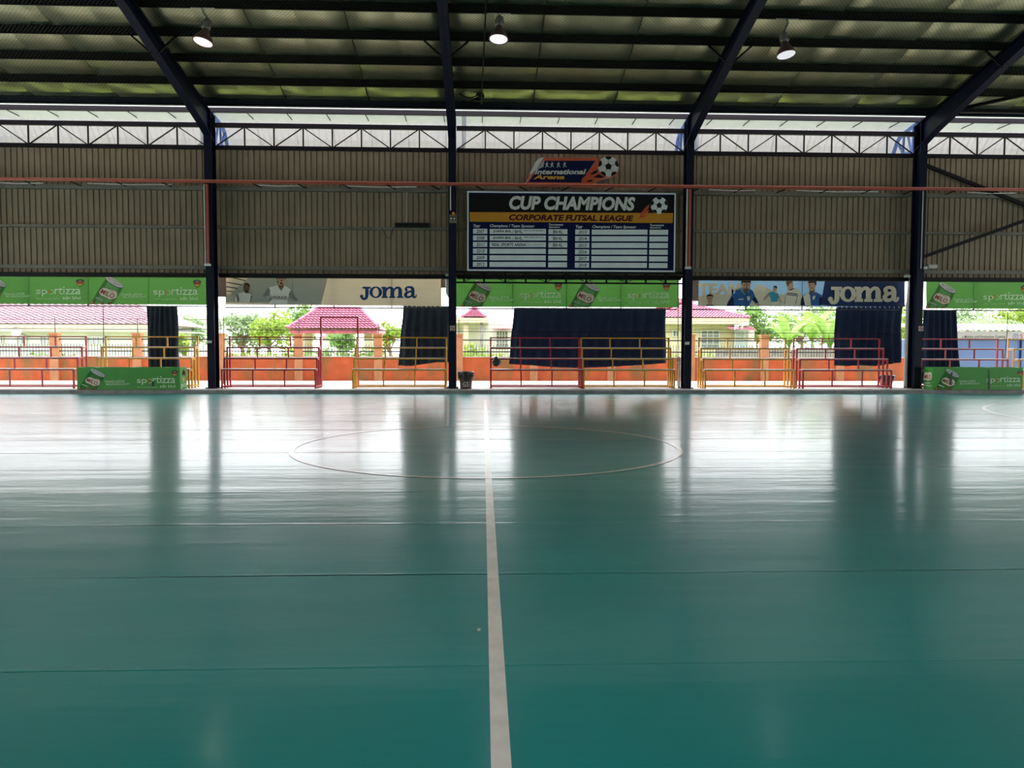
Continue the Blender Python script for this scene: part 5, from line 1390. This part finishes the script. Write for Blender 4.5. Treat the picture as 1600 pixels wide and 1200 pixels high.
# bins
def bin_(cx, Y, r0, r1, h, lab, pm_, seed, letter=None):
    t = thing('rubbish_bin', lab, 'bin', (cx, Y, PLAT))
    build(MB().lathe([(.001, .004), (r0, .004), (r0*1.02, .05), (r1, h), (r1*.94, h), (r0*.9, .06), (.001, .05)], (cx, Y, PLAT), 24), 'bin_body', pm_, t, smooth=True)
    rng = random.Random(seed); mb = MB(); rows = []
    hem = [h*(.62+.2*math.sin(k*.9+seed)+.08*rng.random()) for k in range(33)]; hem[-1] = hem[0]
    for i, (rr, tt) in enumerate(((.90, .25), (.97, -.02), (1.08, -.03), (1.16, .1), (1.13, .55), (1.06, 1.))):
        row = []
        for k in range(33):
            a = 2*PI*k/32; q = r1*rr*(1+.035*math.sin(a*7+i)); z = h+.03-(h-hem[k])*max(0, tt) if i > 0 else h*.8
            row.append((cx+q*math.cos(a), Y+q*math.sin(a), PLAT+z))
        rows.append(row)
    build(mb.grid(rows), 'bin_bag', BAG, t, smooth=True)
    if letter:
        V, Fc = TX[letter]; bm = max(v[0] for v in V); zm = max(v[1] for v in V); mb = MB()
        for a, b in V:
            u = (a/bm-.5)*.9; z = .08+b/zm*.16; rr = r0+(r1-r0)*z/h+.004
            mb.v.append((cx+rr*math.sin(u), Y-rr*math.cos(u), PLAT+z))
        mb.f = list(Fc); mb.m = [0]*len(Fc); build(mb, 'painted_mark', PALE, t)
bin_(Xat(728, 600, 25.95), 25.95, .19, .235, .55, 'brown rubbish bin with a black bag, standing right of the middle column', BINP, 2, ('G5', .012, 0))
bin_(Xat(1394.5, 600, 26.5), 26.93, .19, .25, .40, 'low maroon rubbish bin with a black bag, behind the end of the red bench', mat('maroon_bin_plastic', (.20, .025, .025), .45), 5)
# black bag on the red bench
c = P(775, 564, 26.2)
rows = []
for i, (rr, z) in enumerate(((.02, -.20), (.11, -.19), (.15, -.10), (.12, -.02), (.05, .04), (.06, .09))):
    rows.append([(c.x+rr*(1+.2*math.sin(3*a+i))*math.cos(a), 26.08+rr*.5*math.sin(a), 1.10+z+.03*math.sin(2*a+i)) for a in [2*PI*k/16 for k in range(17)]])
t = thing('plastic_bag', 'crumpled black plastic bag hung on the red bench right of the middle column', 'bag', (c.x, 26.08, .9))
build(MB().grid(rows), 'bag_body', BAG, t, smooth=True)
build(MB().tube([(c.x-.03, 26.08, 1.17), (c.x-.02, 26.2, 1.19), (c.x+.03, 26.1, 1.17)], .012, 5), 'bag_handle', BAG, t)

# ------------------------------------------------------------------ high-bay lamps
LSHADE = mat('aged_lamp_shade', (.16, .075, .07), .4, .4); LGREY = mat('lamp_gear_grey', (.22, .2, .17), .5, .3)
def lamp(px, py, tilt, glow, lab, heat, watts):
    Y = 20.68; c = P(px, py, Y); zt = z_purlin(Y)
    t = thing('high_bay_lamp', lab, 'lamp', (c.x, Y, c.z-.05))
    Rm = Matrix.Rotation(tilt, 3, 'Y') @ Matrix.Rotation(-.16, 3, 'X')
    top = c + Rm @ Vector((0, 0, .36))
    build(MB().lathe([(.255, -.012), (.265, 0), (.215, .12), (.12, .26), (.085, .34), (.085, .36), (.001, .365)], c, 28, rot=Rm), 'reflector_shade', LSHADE, t, smooth=True)
    ob = build(MB().lathe([(.235, .004), (.001, .004)], c, 28, rot=Rm), 'glowing_mouth', glow, t)
    g = MB().lathe([(.001, .36), (.10, .36), (.11, .40), (.105, .60), (.06, .64), (.001, .645)], c, 16, rot=Rm); build(g, 'gear_housing', LGREY, t, smooth=True)
    for dx in (-.10, .10): build(MB().box(top.x+dx-.02, top.x+dx+.02, top.y-.05, top.y+.05, top.z+.05, top.z+.17), 'vent_box', LGREY, t)
    cc = c + Rm @ Vector((0, 0, .64))
    build(MB().tube([cc, (c.x+.02, Y, zt-.12), (c.x-.02, Y-.02, zt+.02)], .012, 6).tube([cc+Vector((.03, 0, 0)), (c.x+.05, Y, zt-.1), (c.x+.03, Y, zt)], .008, 5), 'hook_and_cable', BLACK, t)
    build(MB().tube([(c.x-.3, Y-.01, zt-.012), (c.x+.32, Y-.01, zt-.012)], .012, 6), 'conduit_piece', PALE, t)
    li = bpy.data.lights.new('lamp_light', 'SPOT'); li.energy = watts; li.color = heat; li.spot_size = 2.4; li.spot_blend = .6; li.shadow_soft_size = .22
    lo = bpy.data.objects.new('lamp_light', li); C.objects.link(lo); lo.parent = t
    lo.location = (c + Rm @ Vector((0, 0, -.03))) - ORG[t]; lo.rotation_euler = Rm.to_euler()
lamp(317, 66, .17, emis('warm_lamp_glow', (1, .92, .82), 2), 'brightly lit high-bay lamp hanging left of the middle rafter', (1, .88, .7), 50)
lamp(779, 61.5, .05, emis('cool_lamp_glow', (.92, .95, 1), 1.1), 'dim high-bay lamp hanging right of the middle rafter', (.9, .95, 1), 25)
lamp(1228.5, 86, -.10, emis('pale_lamp_glow', (.92, .96, 1), .85), 'dim high-bay lamp with a tilted shade beside the right rafter', (.9, .95, 1), 25)

# cables under the roof
def sag(p, q, d, n=10):
    p, q = Vector(p), Vector(q); return [p.lerp(q, k/n)-Vector((0, 0, d*4*(k/n)*(1-k/n))) for k in range(n+1)]
p, q = P(762, -30, 18.6), P(752, 148, 24.9)
o = build(MB().tube(sag((Xat(761, 0, 19.5), 19.4, z_purlin(19.4)-.02), (Xat(752, 146, 25.0), 25.0, 9.30), .05), .022, 6), 'hanging_cable', DARK); tag(o, 'thick dark cable running down the roof slope right of the middle rafter', 'cable')
c = P(750, 150, 25.0)
t = thing('cable_clump', 'tangled clump of dark cables near the eave right of the middle rafter', 'cable', c)
rng = random.Random(3)
mb = MB()
for k in range(7):
    pts = [c+Vector((rng.uniform(-.14, .14), rng.uniform(-.1, .1), rng.uniform(-.16, .14))) for _ in range(5)]
    mb.tube(pts, .022, 5)
build(mb, 'cable_tangle', DARK, t)
for a in ((715, 143, 9), (712, 141, 4)):
    build(MB().tube(sag(P(a[0], a[1], 25.0), c+Vector((-.06, 0, .05)), .15), .014, 5), 'cable_branch', DARK, t)
build(MB().tube([c, P(732, 160, 25.2)], .016, 5), 'cable_branch', DARK, t)
for i, X in enumerate(FRAMES[1:-2]):
    z = z_purlin(25.02)-.03
    o = build(MB().tube(sag((X+.13, 25.05, z), (X+BAY-.13, 25.05, z+.0), .06+.02*i), .012, 5), 'roof_cable', DARK); tag(o, 'thin cable slung along the eave '+['over the leftmost benches', 'over the pale sports banner', 'over the honours board', 'over the blue sports banner', 'in the far right bay'][i], 'cable')

# scrap on the floor
d = ray(748, 985); q = Vector((0, 0, CAM_H)) + d*(-CAM_H/d.z)
o = build(MB().prism([(q.x-.010, q.y-.012), (q.x+.006, q.y-.016), (q.x+.011, q.y+.010), (q.x-.004, q.y+.018)], .001, .006, axis='z'), 'paper_scrap', WHITEP); tag(o, 'tiny white scrap lying on the teal floor left of the halfway line', 'scrap')
